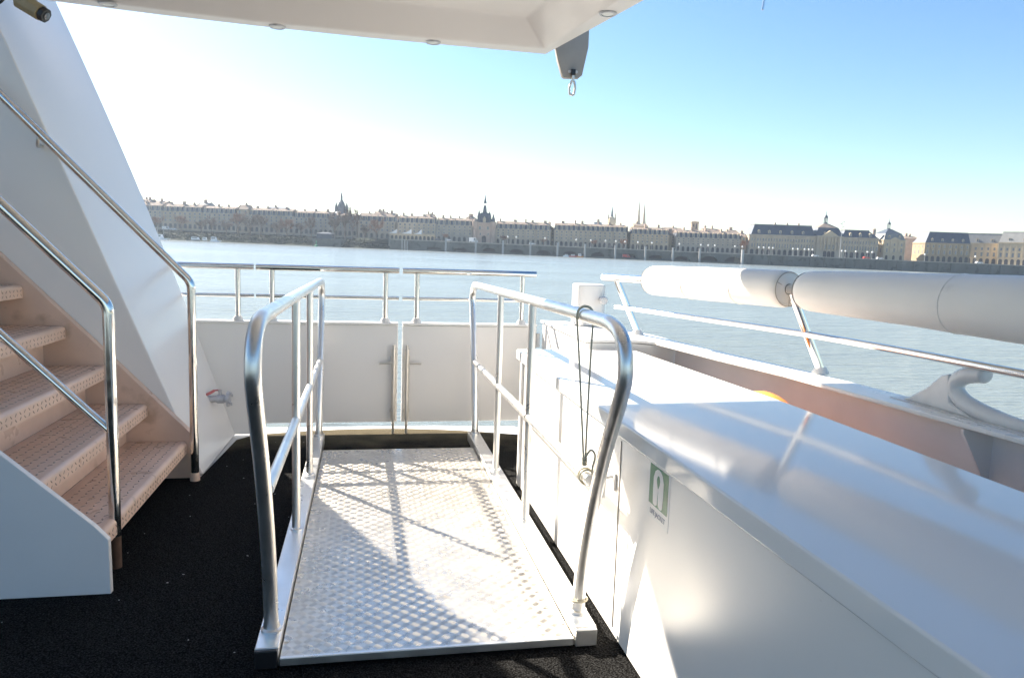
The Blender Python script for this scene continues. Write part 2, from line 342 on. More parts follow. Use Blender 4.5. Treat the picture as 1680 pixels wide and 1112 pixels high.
MB().tube([(-2.25, 3.08, 1.865), (-.960, 3.08, .545)], .0165, 16).build("mid_rail", steel, hr)
MB().tube([(-.957, 3.08, 0), (-.957, 3.08, .128)], .021, 16).build("rail_foot", rust, hr)
hr2 = MB().tube(fillet([(-2.3, 4.2, 2.527), (-.900, 4.2, 1.072), (-.897, 4.2, .045)], .09), .0215, 18).build("handrail", steel, st)
MB().tube(spline([(-1.60, 4.2, 1.795), (-1.605, 4.2, 1.755), (-1.62, 4.24, 1.735), (-1.625, 4.298, 1.745)]), .008, 10).build("rail_bracket", steel_dull, hr2)
MB().lathe([(.026, 0), (.026, .02), (.021, .045)], 16, Matrix.Translation((-.897, 4.2, 0))).build("rail_foot", beige, hr2)

# valve on the foot of the wing wall
va = thing("ball_valve", "grey ball valve with a faded red lever on the foot of the white wing wall", "valve", (-.95, 4.95, .3))
MX = Matrix.Translation((-.965, 4.95, .295)) @ Matrix.Rotation(R(90), 4, 'Y')
MB().lathe([(.022, -.02), (.022, .045), (.028, .047), (.028, .09), (.024, .092), (.024, .108)], 20, MX).build("valve_body", zinc, va)
MB().lathe([(.05, .108), (.05, .122), (.043, .124), (.043, .128)], 24, MX).build("flange", zinc, va)
for a in range(4): MB().lathe([(.009, .124), (.009, .137)], 8, MX @ Matrix.Translation((.04 * math.cos(a * 1.57 + .4), .04 * math.sin(a * 1.57 + .4), 0))).build("flange_lug", zinc, va)
MB().lathe([(.011, .318), (.011, .345), (.013, .346), (.013, .355)], 12, Matrix.Translation((-.898, 4.95, 0))).build("valve_stem", zinc, va)
MB().tube(spline([(-.895, 4.95, .352), (-.93, 4.95, .350), (-.955, 4.93, .338), (-1.0, 4.905, .318)]), [.005] * 7 + [.009] * 11 + [.008], 10).build("lever", red_lever, va)

# gangway (scaled about the camera point, which lowers it and keeps its image outline)
GM = Matrix.Translation((0, 0, -.0583)) @ Matrix.Scale(1.045, 4)
gw = thing("gangway", "aluminium gangway with tread plate floor and tubular handrails lying on the mat", "gangway", (.21, 3.35, 0))
fp = MB().box(-.236, .656, 2.165, 4.44, .072, .088).xf(GM).build("floor_plate", alu_plate, gw, bevel=.002)
for sx_ in (-.226, .646):
    for q in range(6): MB().lathe([(.007, .0881), (.0065, .0905), (.003, .0912)], 12, Matrix.Translation((sx_, 2.25 + q * .42, 0))).xf(GM).build("plate_screw", steel_dull, fp)
pm = MB(); pit = .0300
iy = 0; y = 2.185
while y < 4.425:
    ix = 0; x = -.222
    while x < .645:
        s_ = 1 if (ix + iy) % 2 else -1; ax = Vector((1, s_, 0)).normalized(); sd = Vector((-s_, 1, 0)).normalized()
        for q in range(-2, 3):
            c = Vector((x, y, .088)) + sd * q * .0054
            if c.x > -.232 and c.x < .652: lens_bump(pm, c, ax, (0, 0, 1), .0250, .0023, .0011)
        x += pit; ix += 1
    y += pit; iy += 1
pm.xf(GM).build("five_bar_pattern", alu_plate, fp, smooth=False, normals=False)["kind"] = "stuff"
MB().box(-.236, .656, 2.150, 2.164, .066, .091).xf(GM).build("edge_trim", alu, gw, bevel=.003)
for sx, xa, xb in ((-1, -.308, -.240), (1, .660, .735)):
    MB().box(xa, xb, 2.165, 4.72, .058, .118).xf(GM).build("side_beam", alu, gw, bevel=.004)
    MB().box(xa + .002, xb - .002, 2.150, 2.164, .060, .116).xf(GM).build("beam_end_cap", black_plastic if sx < 0 else alu, gw, bevel=.004)
for sx, X in ((-1, -.272), (1, .700)):
    loop = [(X, 2.27, .118), (X, 2.235, .30), (X, 2.165, .50), (X, 2.06, .72), (X, 1.955, .895), (X, 1.925, .975), (X, 1.955, 1.055), (X, 2.05, 1.092), (X, 2.25, 1.096),
            (X, 3.1, 1.086), (X, 4.0, 1.074), (X, 4.72, 1.064), (X, 4.86, 1.05), (X, 4.925, .99), (X, 4.915, .90), (X, 4.86, .76), (X, 4.76, .50), (X, 4.69, .28), (X, 4.665, .118)]
    h = MB().tube(spline(loop, 7), .0215, 18).xf(GM).build("handrail", alu, gw)
    for yy in (2.27, 4.665): MB().lathe([(.031, .118), (.031, .126), (.0245, .130), (.0245, .150)], 18, Matrix.Translation((X, yy, 0))).xf(GM).build("rail_socket", alu, h)
    mr = MB().tube([(X, 2.20, .585), (X, 3.095, .58)], .0175, 16); mr.tube([(X, 3.125, .58), (X, 3.86, .575)], .0175, 16); mr.tube([(X, 3.89, .575), (X, 4.785, .567)], .0175, 16)
    mr.xf(GM).build("mid_rail", alu, h)
    for yy in (3.11, 3.875):
        pp = MB().tube([(X, yy, .118), (X, yy, 1.07)], .0168, 16).xf(GM).build("post", alu, gw)
        MB().lathe([(.024, .118), (.024, .122), (.018, .126)], 16, Matrix.Translation((X, yy, 0))).xf(GM).build("post_weld", alu, pp)

# cord tied round the gangway's right handrail
rp = MB(); X = .70
rp.tube([(X - .0262 * math.cos(a) , 2.33 + .004 * math.sin(2 * a), 1.094 + .031 * math.sin(a)) for a in [R(-20 + 220 * k / 14) for k in range(15)]], .0042, 8)
rp.tube(spline([(X - .028, 2.33, 1.09), (X - .022, 2.30, .95), (X - .012, 2.262, .72), (X - .008, 2.25, .635)]), .0034, 8)
rp.tube(spline([(X + .028, 2.33, 1.09), (X + .020, 2.315, .95), (X + .004, 2.27, .74), (X - .002, 2.25, .635)]), .0034, 8)
rp.torus(.0235, .0032, 20, 8, Matrix.Translation((X, 2.238, .585)) @ Matrix.Rotation(R(90), 4, 'X'))
rp.torus(.0235, .0032, 20, 8, Matrix.Translation((X, 2.250, .587)) @ Matrix.Rotation(R(80), 4, 'X'))
for q in range(4): rp.torus(.006, .0032, 14, 7, Matrix.Translation((X - .006, 2.246, .625 + .0065 * q)) @ Matrix.Rotation(R(12 * (-1) ** q), 4, 'X'))
rp.tube(spline([(X - .004, 2.248, .645), (X + .012, 2.242, .672), (X + .025, 2.235, .655), (X + .016, 2.23, .617)]), .0036, 8)
rp.tube(spline([(X + .016, 2.23, .617), (X + .022, 2.235, .45), (X + .024, 2.25, .28), (X + .018, 2.262, .175)]), .0034, 8)
rp.torus(.0285, .0036, 18, 7, Matrix.Translation((X, 2.264, .165)))
tag(rp.xf(GM).build("cord", rope_m), "thin olive cord knotted round the gangway's right handrail", "cord")

# locker
lk = thing("locker", "long white life jacket locker with glossy flat lid, right of the gangway", "locker", (1.2, 2.0, 0))
MB().box(.842, 1.57, -1.5, 3.965, .006, .694).build("body", locker_white, lk, bevel=.003)
MB().prism([(.826, -1.55), (1.590, -1.55), (1.590, 2.62), (1.517, 4.05), (.826, 4.04)], .697, .752).build("lid", lid_white, lk, bevel=.007, seg=3)
MB().box(.836, .8405, 3.90, 3.969, .01, .69).build("corner_trim", locker_white, lk)
for yy in (2.315, .60): MB().box(.8385, .8413, yy - .0015, yy + .0015, .03, .68).build("door_seam", grey_plate, lk)
lt = MB().box(.832, .8405, 2.345, 2.385, .50, .56); lt.tube(fillet([(.832, 2.365, .545), (.805, 2.365, .54), (.805, 2.365, .47)], .01), .006, 10)
lt.build("latch", cast_grey, lk, bevel=.001)
# safety sign: white plate, green field, white life jacket pictogram, lettering
sg = thing("safety_sign", "green life jacket safety sticker with white pictogram on the locker front", "sign", (.838, 1.97, .62))
MB().box(.8411, .8424, 1.905, 2.064, .522, .703 - .012).build("plate", sign_white, sg)
MB().box(.8404, .8410, 1.917, 2.054, .565, .684).build("green_field", sign_green, sg)
def vest(pts, name, m, x): MB().prism(pts, x - .0006, x, 'x').build(name, m, sg, smooth=False)
def V(u, v_): return (2.054 - u * .137, .565 + v_ * .119)     # u runs away from the viewer's left, v up
vest([V(*p) for p in [(.24, .10), (.26, .04), (.36, .02), (.45, .06), (.47, .14), (.49, .55), (.51, .14), (.53, .06), (.62, .02), (.72, .04), (.76, .10), (.78, .40), (.77, .72), (.70, .88), (.60, .95), (.50, .97), (.40, .95), (.30, .88), (.23, .72), (.22, .40)]], "jacket_pictogram", sign_white, .8403)
vest([V(*p) for p in [(.49, .50), (.43, .62), (.42, .72), (.46, .80), (.50, .82), (.54, .80), (.58, .72), (.57, .62), (.51, .50)]], "neck_opening", sign_green, .8396)
cu = bpy.data.curves.new("lettering", 'FONT'); cu.body = "LIFE JACKET"; cu.size = .021; cu.extrude = .0003; cu.align_x = 'CENTER'
tx = bpy.data.objects.new("lettering", cu); C.objects.link(tx); cu.materials.append(sign_text)
bpy.context.view_layer.update(); tm = bpy.data.meshes.new_from_object(tx); bpy.data.objects.remove(tx); tx = bpy.data.objects.new("lettering", tm); C.objects.link(tx); tx.parent = sg; tx.location = (.0026, .015, -.083); tx.rotation_euler = (R(90), 0, R(-90))

# raised corner of the deck behind the locker and the side bulwark
cb = thing("corner_platform", "white raised corner of the deck behind the locker, carrying the white post", "platform", (1.4, 4.5, 0))
MB().prism([(1.235, 4.075), (1.50, 4.075), (1.60, 4.0), (1.745, 3.99), (1.755, 4.1), (1.70, 4.36), (1.60, 4.75), (1.38, 5.08), (1.235, 5.14)], 0, .785).build("block", white, cb)
MB().prism([(1.225, 4.065), (1.47, 4.065), (1.55, 4.04), (1.61, 3.98), (1.78, 3.98), (1.735, 4.36), (1.63, 4.78), (1.40, 5.12), (1.225, 5.18)], .789, .806).build("top_plate", cap_paint, cb, bevel=.004)
bw = thing("side_bulwark", "white bulwark with pinkish inner face and steel side rail, right of the locker", "bulwark", (1.9, 2.5, 0))
outer = [(1.78, 3.975), (1.86, 3.42), (1.945, 2.95), (1.985, 2.42), (2.005, 1.85), (2.05, 1.0), (2.13, -1), (2.25, -4)]
inner = [(1.615, 3.975), (1.69, 3.40), (1.775, 2.92), (1.815, 2.42), (1.855, 1.85), (1.90, 1.0), (1.98, -1), (2.10, -4)]
MB().prism(inner[::-1] + outer, .789, .806).build("cap", cap_paint, bw, bevel=.005)
MB().prism([(x - .045, y) for x, y in outer[::-1]] + [(x - .025, y) for x, y in outer], 0, .786).build("plate", pinkish, bw, bevel=.003)
MB().prism([(1.845, .786), (1.845, .775), (1.960, .58), (1.960, .786)], 1.985, 1.997, 'y').build("gusset", pinkish, bw, bevel=.002)
def railz(y, a, c): return a + (c - a) * (4.354 - y) / (4.354 - 2.915)
top = [(1.465, 4.51, 1.146), (1.497, 4.354, 1.148), (1.789, 2.915, 1.169), (1.875, 2.3, 1.172), (1.925, 1.7, 1.172), (1.99, .8, 1.172), (2.12, -1, 1.172)]
mid = [(1.532, 4.45, .965), (1.564, 4.354, .968), (1.863, 2.915, .979), (1.914, 2.40, .98), (1.935, 1.87, .98), (1.99, .9, .98), (2.13, -1, .98)]
tr = MB().tube([top[0], top[1], top[2]] + spline(top[2:], 6)[1:], .0235, 16).build("top_rail", steel, bw)
mm = MB(); mm.tube([mid[0], mid[1], mid[2]] + spline(mid[2:], 6)[1:], .0145, 14).build("mid_rail", steel, bw)
for base, tp in (((1.648, 4.354, .82), (1.497, 4.354, 1.135)), ((1.953, 2.915, .82), (1.789, 2.915, 1.155)), ((2.05, .6, .82), (2.0, .6, 1.155))):
    p = MB().tube([base, tp], .019, 14).build("post", steel, bw)
    MB().lathe([(.036, .806), (.036, .816), (.025, .83), (.025, .835)], 18, Matrix.Translation((base[0], base[1], 0))).build("post_flange", cast_grey, p)

# padded rolls round the top rail
def on_top(t):
    a, c = Vector(top[1]), Vector(top[2]); return a + (c - a) * t
def roll(path, r, label, dx):
    L_ = len(path); rr = [r] * L_
    rnd = random.Random(3 + int(dx)); pts = []; rad = []
    a = (path[0] - path[1]).normalized(); e = (path[-1] - path[-2]).normalized()
    for q, f in ((-.004, .30), (0, .80), (.006, .90), (.018, .97)): pts.append(path[0] - a * q); rad.append(r * f)
    for i in range(L_):
        pts.append(path[i] - (a * .04 if i == 0 else e * .04 if i == L_ - 1 else Vector())); rad.append(r * (1 + (.24 * min(1, i / 11) if dx == 2 else 0) + rnd.uniform(-.012, .012)))
    re_ = r * (1.24 if dx == 2 else 1)
    for q, f in ((.018, .97), (.006, .90), (0, .80), (-.004, .30)): pts.append(path[-1] - e * q); rad.append(re_ * f)
    t = thing("rail_cushion", label, "cushion", tuple(path[L_ // 2]), group="white padded rolls on the side rail")
    MB().tube(pts, rad, 36, caps=False).build("padded_cover", fabric, t, angle=60)
    for q in (path[L_ // 3], path[2 * L_ // 3]):
        Mt = Matrix.Translation(q) @ e.to_track_quat('Z', 'Y').to_matrix().to_4x4(); MB().torus((r if dx == 1 else r * (1 + .24 * min(1, path.index(q) / 11))) * 1.004, .0022, 40, 6, Mt).build("panel_seam", fabric, t)
    for end, sgn in ((path[0], a), (path[-1], e)):
        sm = MB(); Mt = Matrix.Translation(end + sgn * .001) @ sgn.to_track_quat('Z', 'Y').to_matrix().to_4x4()
        sm.torus(r * .90, .0022, 40, 6, Mt)
        for k in range(3):
            an = R(35 + 120 * k); sm.tube([Mt @ Vector((r * .3 * math.cos(an), r * .3 * math.sin(an), 0)), Mt @ Vector((r * .89 * math.cos(an), r * .89 * math.sin(an), 0))], .0015, 6)
        sm.build("seam", grey_plate, t)
roll([on_top(.265 + (.985 - .265) * k / 14) for k in range(15)], .082, "shorter white padded roll on the side rail, half of it in the sun", 1)
sp = spline(top[2:], 12)
def along(d0, d1, n):
    out = []; acc = 0; ds = [0]
    for i in range(len(sp) - 1): acc += (sp[i + 1] - sp[i]).length; ds.append(acc)
    for k in range(n):
        d = d0 + (d1 - d0) * k / (n - 1); i = max(j for j in range(len(ds)) if ds[j] <= d); i = min(i, len(sp) - 2)
        out.append(sp[i].lerp(sp[i + 1], (d - ds[i]) / (ds[i + 1] - ds[i])))
    return out
roll(along(.085, 2.2, 24), .082, "longer white padded roll on the side rail, reaching out of the picture on the right", 2)

# horn chock on the bulwark cap
hc = thing("mooring_chock", "white cast horn chock curling up from the right bulwark cap", "chock", (1.93, 2.0, .806))
path = spline([(1.965, 1.50, .808), (1.958, 1.74, .815), (1.952, 1.90, .819), (1.95, 1.98, .823), (1.95, 2.055, .834), (1.95, 2.113, .851), (1.95, 2.149, .879), (1.95, 2.148, .908), (1.95, 2.115, .934), (1.95, 2.055, .949), (1.95, 2.025, .951)], 6)
rad = [.012 + .016 * min(1, i / 18) for i in range(len(path))]; rad[-1] = .013; rad[-2] = .021; rad[-3] = .025
MB().tube(path, rad, 18).build("horn", cast_grey, hc, angle=60)
MB().prism([(2.37, .806), (2.33, .822), (2.25, .872), (2.19, .924), (2.155, .935), (2.14, .84), (2.04, .806)], 1.922, 1.974, 'x').build("fin", cast_grey, hc, bevel=.014, seg=3)
MB().prism([(1.90, 2.40), (1.99, 2.40), (2.01, 1.62), (1.90, 1.62)], .8065, .8085).build("weld_plate", cast_grey, hc)

# white post with a side pin on the corner platform
mp_ = thing("mooring_post", "stubby white post with a rounded top and side pin behind the locker", "post", (1.47, 4.88, .806))
sec = [(1.385, 4.82), (1.40, 4.80), (1.425, 4.79), (1.545, 4.79), (1.568, 4.80), (1.58, 4.82), (1.58, 4.95), (1.56, 4.975), (1.41, 4.975), (1.385, 4.95)]
MB().prism(sec, .806, 1.085).build("post_body", white, mp_, bevel=.014, seg=3)
MB().lathe([(.018, 0), (.018, .03), (.026, .034), (.026, .06), (.020, .068)], 18, Matrix.Translation((1.545, 4.788, .985)) @ Matrix.Rotation(R(90), 4, 'X')).build("side_pin", cast_grey, mp_)
MB().lathe([(.020, -.003), (.016, .004), (.004, .006)], 16, Matrix.Translation((1.435, 4.789, .835)) @ Matrix.Rotation(R(90), 4, 'X')).build("bolt_head", cast_grey, mp_)

# lifebuoy between locker and bulwark
Mt = Matrix.Translation((1.672, 2.74, .414)) @ Matrix.Rotation(R(78), 4, 'Y')
lb = thing("lifebuoy", "orange lifebuoy tucked between the locker and the right bulwark", "lifebuoy", (1.665, 2.72, 0))
MB().torus(.30, .052, 48, 18, Mt).build("ring", orange, lb)
for k in range(4):
    a = R(45 + 90 * k); MB().torus(.0535, .006, 24, 8, Mt @ Matrix.Translation((.30 * math.cos(a), .30 * math.sin(a), 0)) @ Matrix.Rotation(a, 4, 'Z') @ Matrix.Rotation(R(90), 4, 'X')).build("band", sign_white, lb)
MB().box(1.60, 1.74, 2.5, 2.98, .0, .064).build("stowage_block", pinkish, lb)

# canopy overhead
cn = thing("canopy", "white canopy roof overhead with a recessed ceiling and small round lamps", "canopy", (-1.0, 1.0, 2.5))
edge = [(-1.638, 4.47), (-1.1, 4.56), (-.62, 4.615), (0, 4.665), (1.08, 4.695), (1.30, 3.557), (1.95, .2), (2.25, -1.4), (-1.64, -1.4)]
rim = [(-1.53, 4.37), (-1.1, 4.45), (-.62, 4.515), (0, 4.548), (1.045, 4.56), (1.175, 3.6), (1.82, .2), (2.1, -1.3), (-1.53, -1.3)]
ceil = [(-1.42, 4.22), (-1.1, 4.28), (-.62, 4.36), (0, 4.42), (.91, 4.49), (1.045, 3.6), (1.69, .2), (1.96, -1.15), (-1.42, -1.15)]
k = len(edge); z0, z1, z2 = 2.5, 2.70, 2.65
vs = [(x, y, z0) for x, y in edge] + [(x, y, z0) for x, y in rim] + [(x, y, z2) for x, y in ceil] + [(x, y, z1) for x, y in edge]
fs = []
for i in range(k):
    j = (i + 1) % k
    fs += [(i, j, k + j, k + i), (k + i, k + j, 2 * k + j, 2 * k + i), (i, 3 * k + i, 3 * k + j, j)]
fs += [[2 * k + i for i in range(k)], [3 * k + i for i in range(k)][::-1]]
MB().add(vs, fs).build("roof_slab", soffit, cn, bevel=.012, seg=3, angle=25)
for x, y in ((-1.33, 4.415), (-.50, 4.572), (.379, 4.618), (1.19, 3.80), (1.42, 2.55)):
    Mt = Matrix.Translation((x, y, 2.5))
    d = MB().lathe([(.046, .0), (.046, -.004), (.043, -.009), (.033, -.010), (.031, -.004), (.031, .0)], 28, Mt).build("downlight", zinc, cn)
    MB().lathe([(.030, -.002), (.029, -.007), (.02, -.010), (.005, -.011)], 24, Mt).build("lamp_lens", lens, d)
MB().lathe([(.017, 0), (.017, -.003), (.013, -.004)], 18, Matrix.Translation((.735, 4.12, z2))).build("screw_cap", rust, cn)

# hanging bracket with shackle and hook
hb = thing("hoist_bracket", "grey hanging hoist bracket with a steel hook under the canopy corner", "bracket", (1.23, 4.63, 2.5))
MB().prism([(1.105, 2.66), (1.125, 2.52), (1.139, 2.455), (1.172, 2.362), (1.185, 2.352), (1.275, 2.356), (1.298, 2.375), (1.331, 2.545), (1.331, 2.66)], 4.61, 4.65, 'y').build("bracket_plate", grey_plate, hb, bevel=.006)
MB().box(1.06, 1.34, 4.605, 4.655, 2.661, 2.69).build("mount_flange", grey_plate, hb, bevel=.003)
Q = Vector((1.236, 4.602, 2.39))
for dx in (-.022, .022): MB().lathe([(.009, 0), (.009, .006)], 14, Matrix.Translation(Q + Vector((dx, .004, 0))) @ Matrix.Rotation(R(90), 4, 'X')).build("bolt_head", cast_grey, hb)
MB().box(-.014, .014, -.012, .006, -.02, .014, Matrix.Translation(Q)).build("slot_clip", black_plastic, hb, bevel=.003)
MB().box(-.009, .009, -.010, .004, -.062, -.021, Matrix.Translation(Q)).build("shackle", steel_dull, hb, bevel=.003)
MB().tube(fillet([Q + Vector((-.006, -.003, -.055)), Q + Vector((-.020, -.003, -.095)), Q + Vector((-.017, -.003, -.138)), Q + Vector((.010, -.003, -.138)), Q + Vector((.017, -.003, -.095)), Q + Vector((.008, -.003, -.055))], [.03, .013, .013, .03]), .0075, 12).build("snap_hook", steel_dull, hb)

# security camera under the canopy
sc_ = thing("security_camera", "khaki bullet security camera with a black front under the canopy", "camera", (-1.36, 3.6, 2.24))
ax = Vector((.105, -.02, -.060)).normalized(); c0 = Vector((-1.425, 3.6, 2.262))
Mc = Matrix.Translation(c0) @ ax.to_track_quat('Z', 'X').to_matrix().to_4x4()
oct_ = [(.036 * math.cos(R(22.5 + 45 * i)), .036 * math.sin(R(22.5 + 45 * i))) for i in range(8)]
MB().prism(oct_, 0, .105, 'z', Mc).build("body", khaki, sc_, bevel=.005)
MB().prism([(x * .88, y * .88) for x, y in oct_], .105, .128, 'z', Mc).build("front_bezel", black_plastic, sc_, bevel=.004)
MB().lathe([(.016, .128), (.016, .131), (.012, .133)], 18, Mc).build("lens", glass_far, sc_)
MB().tube([c0 + ax * .045 + Vector((0, 0, .02)), c0 + ax * .045 + Vector((0, .01, .12)), (-1.38, 3.62, 2.5)], .012, 12).build("mount_arm", zinc, sc_)
MB().box(-.014, .014, -.041, -.034, .02, .06, Mc @ Matrix.Rotation(R(90), 4, 'Z')).build("mount_pad", grey_plate, sc_, bevel=.003)
MB().tube(spline([c0 - ax * .0, c0 + Vector((-.03, 0, .03)), c0 + Vector((-.05, 0, .01)), c0 + Vector((-.075, 0, -.02)), c0 + Vector((-.14, .01, -.03))]), .006, 8).build("cable", black_plastic, sc_)
# steel rod end hanging at the top of the picture
tag(MB().tube([(1.9275, 3.6, 2.522), (1.945, 3.6, 2.66), (1.90, 3.5, 2.80), (1.32, 3.42, 2.665)], .0065, 10).build("hanging_rod", steel), "thin grey rod hanging into the sky right of the canopy", "rod")

# ================================================================== THE RIVER AND THE FAR SHORE
AX = R(11.1); RT = Vector((math.cos(AX), -math.sin(AX), 0)); FW = Vector((math.sin(AX), math.cos(AX), 0))
def Wz(x, y): return -3.2 - .008489 * x + .003927 * y      # the boat lists a little, so the river lies half a degree off its deck
def far(u, v, h=0):                                        # u metres to the right, v metres away, h above the river
    p = RT * u + FW * v; return Vector((p.x, p.y, Wz(p.x, p.y) + h))
def U(s, v): return .000809 * (s - 842.5) * v              # image pixel column s to metres right, at v metres away
FACE = -AX
wp = [(-1, -1), (1, -1), (1, 1), (-1, 1)]
structure(MB().add([(x * 9000, y * 9000, Wz(x * 9000, y * 9000)) for x, y in wp], [(0, 1, 2, 3)]).build("river_water", waterm, smooth=False))

# land: bank on the left, promenade on the right
us = [-2500, -700, -420, -330, -260, -200, -150, -100, -84, -60, 0, 100, 200, 300, 420, 700, 2500]
rows = []
rnd = random.Random(11)
for u in us:
    left = u < -84
    pr_ = [(497 + rnd.uniform(-2, 2), -.6), (500, .4), (505, 1.6), (513, 3.6), (520, 4.6), (529, 6.6), (560, 7), (900, 8), (3500, 8)] if left else [(505, -.6), (505.1, .4), (505.3, 1.6), (505.6, 3.6), (506, 6.95), (530, 7), (560, 7), (900, 8), (3500, 8)]
    rows.append([far(u, v, h) for v, h in pr_])
m_ = MB(); nn = len(rows[0]); vs = [tuple(p) for r_ in rows for p in r_]; fs = [(i * nn + j, i * nn + j + 1, (i + 1) * nn + j + 1, (i + 1) * nn + j) for i in range(len(us) - 1) for j in range(nn - 1)]
mi = [0 if (us[i] < -84 and j < 5) else 1 for i in range(len(us) - 1) for j in range(nn - 1)]
m_.add(vs, fs); m_.mi = mi
structure(m_.build("ground", [bank, paving], smooth=False))
# far prisms: a local frame with x = right, y = away, z up at (u, v)
def frame(name, label, cat, u, v, h=0, rot=0, group=None):
    p = far(u, v, h); o = thing(name, label, cat, tuple(p), 0, group); o.rotation_euler = (0, 0, FACE + rot); return o
def lbuild(mb, name, m, parent, **kw):                      # mesh given in the parent's own frame
    me_o = mb.build(name, m, None, **kw); me_o.parent = parent; return me_o
def put(mesh_o, parent, loc, rz=0, scale=None):             # another copy of a part under a thing
    o = mesh_o.copy(); C.objects.link(o); o.parent = parent; o.location = loc; o.rotation_euler = (0, 0, rz)
    if scale: o.scale = scale
    return o
TILT = -.008489 * RT.x + .003927 * RT.y                    # slope of the river line along u

# quay walls
def profile_wall(parent, name, tops, m, y0, y1, lows):
    # tops/lows: lists of (x, z); a wall strip between them, y0..y1 deep
    k = len(tops); vs = []; fs = []
    for y in (y0, y1):
        vs += [(x, y, z) for x, z in lows] + [(x, y, z) for x, z in tops]
    for i in range(k - 1):
        a, c, d, e_ = i, i + 1, k + i + 1, k + i; o_ = 2 * k
        fs += [(a, c, d, e_), (o_ + c, o_ + a, o_ + e_, o_ + d), (e_, d, o_ + d, o_ + e_), (c, a, o_ + a, o_ + c)]
    fs += [(0, k, 3 * k, 2 * k), (k - 1, 3 * k - 1, 4 * k - 1, 2 * k - 1)]
    return lbuild(MB().add(vs, fs), name, m, parent, smooth=False)
def lin(x0, x1, n): return [x0 + (x1 - x0) * i / (n - 1) for i in range(n)]
qw = frame("quay_wall", "long straight dark stone quay wall below the slate-roofed palace on the right", "wall", U(1450, 500), 500)
x0, x1 = U(1219, 500) - U(1450, 500), U(2100, 500) - U(1450, 500)
xs = lin(x0, x1, 12)
profile_wall(qw, "wall_face", [(x, 6.6 + TILT * x) for x in xs], quay_stone, 0, 5.5, [(x, -2 + TILT * x) for x in xs])
profile_wall(qw, "coping", [(x, 7.05 + TILT * x) for x in xs], quay_cap, -.25, 1.2, [(x, 6.62 + TILT * x) for x in xs])
profile_wall(qw, "foot_ledge", [(x, .5 + TILT * x) for x in xs], quay_stone, -1.4, -.02, [(x, -2 + TILT * x) for x in xs])
b0 = MB().box(-.5, .5, -.7, -.02, -1.5, 6.3); fb_ = None
for i, s_ in enumerate((1262, 1287, 1331, 1352, 1388, 1405, 1437, 1458, 1474, 1499, 1540, 1562, 1625, 1642)):
    x = U(s_, 500) - U(1450, 500)
    if fb_ is None: fb_ = lbuild(b0, "buttress", quay_stone, qw); fb_.location = (x, 0, TILT * x)
    else: put(fb_, qw, (x, 0, TILT * x), 0, (1 + .8 * ((i * 7) % 3), 1, 1))
vd = frame("arched_quay", "low stone viaduct quay with shallow dark arches in the middle of the far shore", "quay", U(930, 500), 500)
UX = lambda s: U(s, 500) - U(930, 500)
arches = [(s, 9.5, 1.1, 3.6) for s in (802, 847, 891, 935, 980, 1032, 1075, 1118)] + [(755, 9, 1.1, 2.6), (712, 10, 1.1, 2.6), (1163, 12.5, 0, 4.4), (1204, 13.5, 0, 4.6)]
xs = [UX(640) + i * .85 for i in range(int((UX(1219) - UX(640)) / .85) + 1)]
low = []; tp = []
for x in xs:
    z = -2.
    for s, wd, zb, zt in arches:
        q = (x - UX(s)) / (wd * .5)
        if abs(q) < 1: z = zb + (zt - zb) * math.sqrt(1 - q * q) if zt - zb > 0 else z
    low.append((x, z + TILT * x)); tp.append((x, 6.3 + TILT * x))
profile_wall(vd, "arcade_wall", tp, quay_stone, 0, 3, low)
profile_wall(vd, "coping", [(x, 6.9 + TILT * x) for x in xs[::6]], quay_cap, -.3, 6.5, [(x, 6.32 + TILT * x) for x in xs[::6]])
profile_wall(vd, "foot_ledge", [(x, 1.0 + TILT * x) for x in xs[::6]], quay_stone, -4, -.02, [(x, -2 + TILT * x) for x in xs[::6]])
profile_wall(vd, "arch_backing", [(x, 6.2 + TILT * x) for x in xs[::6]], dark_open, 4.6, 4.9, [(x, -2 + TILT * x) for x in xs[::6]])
ORD = ["first", "second", "third", "fourth", "fifth", "sixth", "seventh", "eighth", "ninth", "tenth", "eleventh", "twelfth", "thirteenth", "fourteenth"]
pyl = None
for i, s_ in enumerate((731, 780, 824.5, 869.5, 914, 959, 1008.7, 1058, 1103, 1147)):
    lab = ORD[i] + " from the left of the pale square piles along the arched quay"
    if pyl is None: pyl = MB().box(-.55, .55, -.5, .5, -1.5, 8.6).box(-.8, .8, -.6, .6, 8.6, 8.9).build("quay_pile", mast_grey); o = pyl
    else: o = pyl.copy(); C.objects.link(o)
    o.location = far(U(s_, 495), 495); o.rotation_euler = (0, 0, FACE); tag(o, lab, "pile", "piles along the arched quay")
for i, s_ in enumerate((659.5, 664, 668)):
    o = MB().tube([(0, 0, -2), (0, 0, 7.2 - i * .6)], .33, 10).build("mooring_pile", mast_grey); o.location = far(U(s_, 494), 494)
    tag(o, ["leftmost", "middle", "rightmost"][i] + " of three thin pale round piles at the left end of the arched quay", "pile", "thin round mooring piles")
o = MB().box(-.7, .7, -.6, .6, -1.5, 9.5).build("quay_pile", mast_grey); o.location = far(U(1217, 494), 494); tag(o, "tall pale pile where the arched quay meets the straight quay wall", "pile")
# railing poles on the right quay read as lamp posts (below)

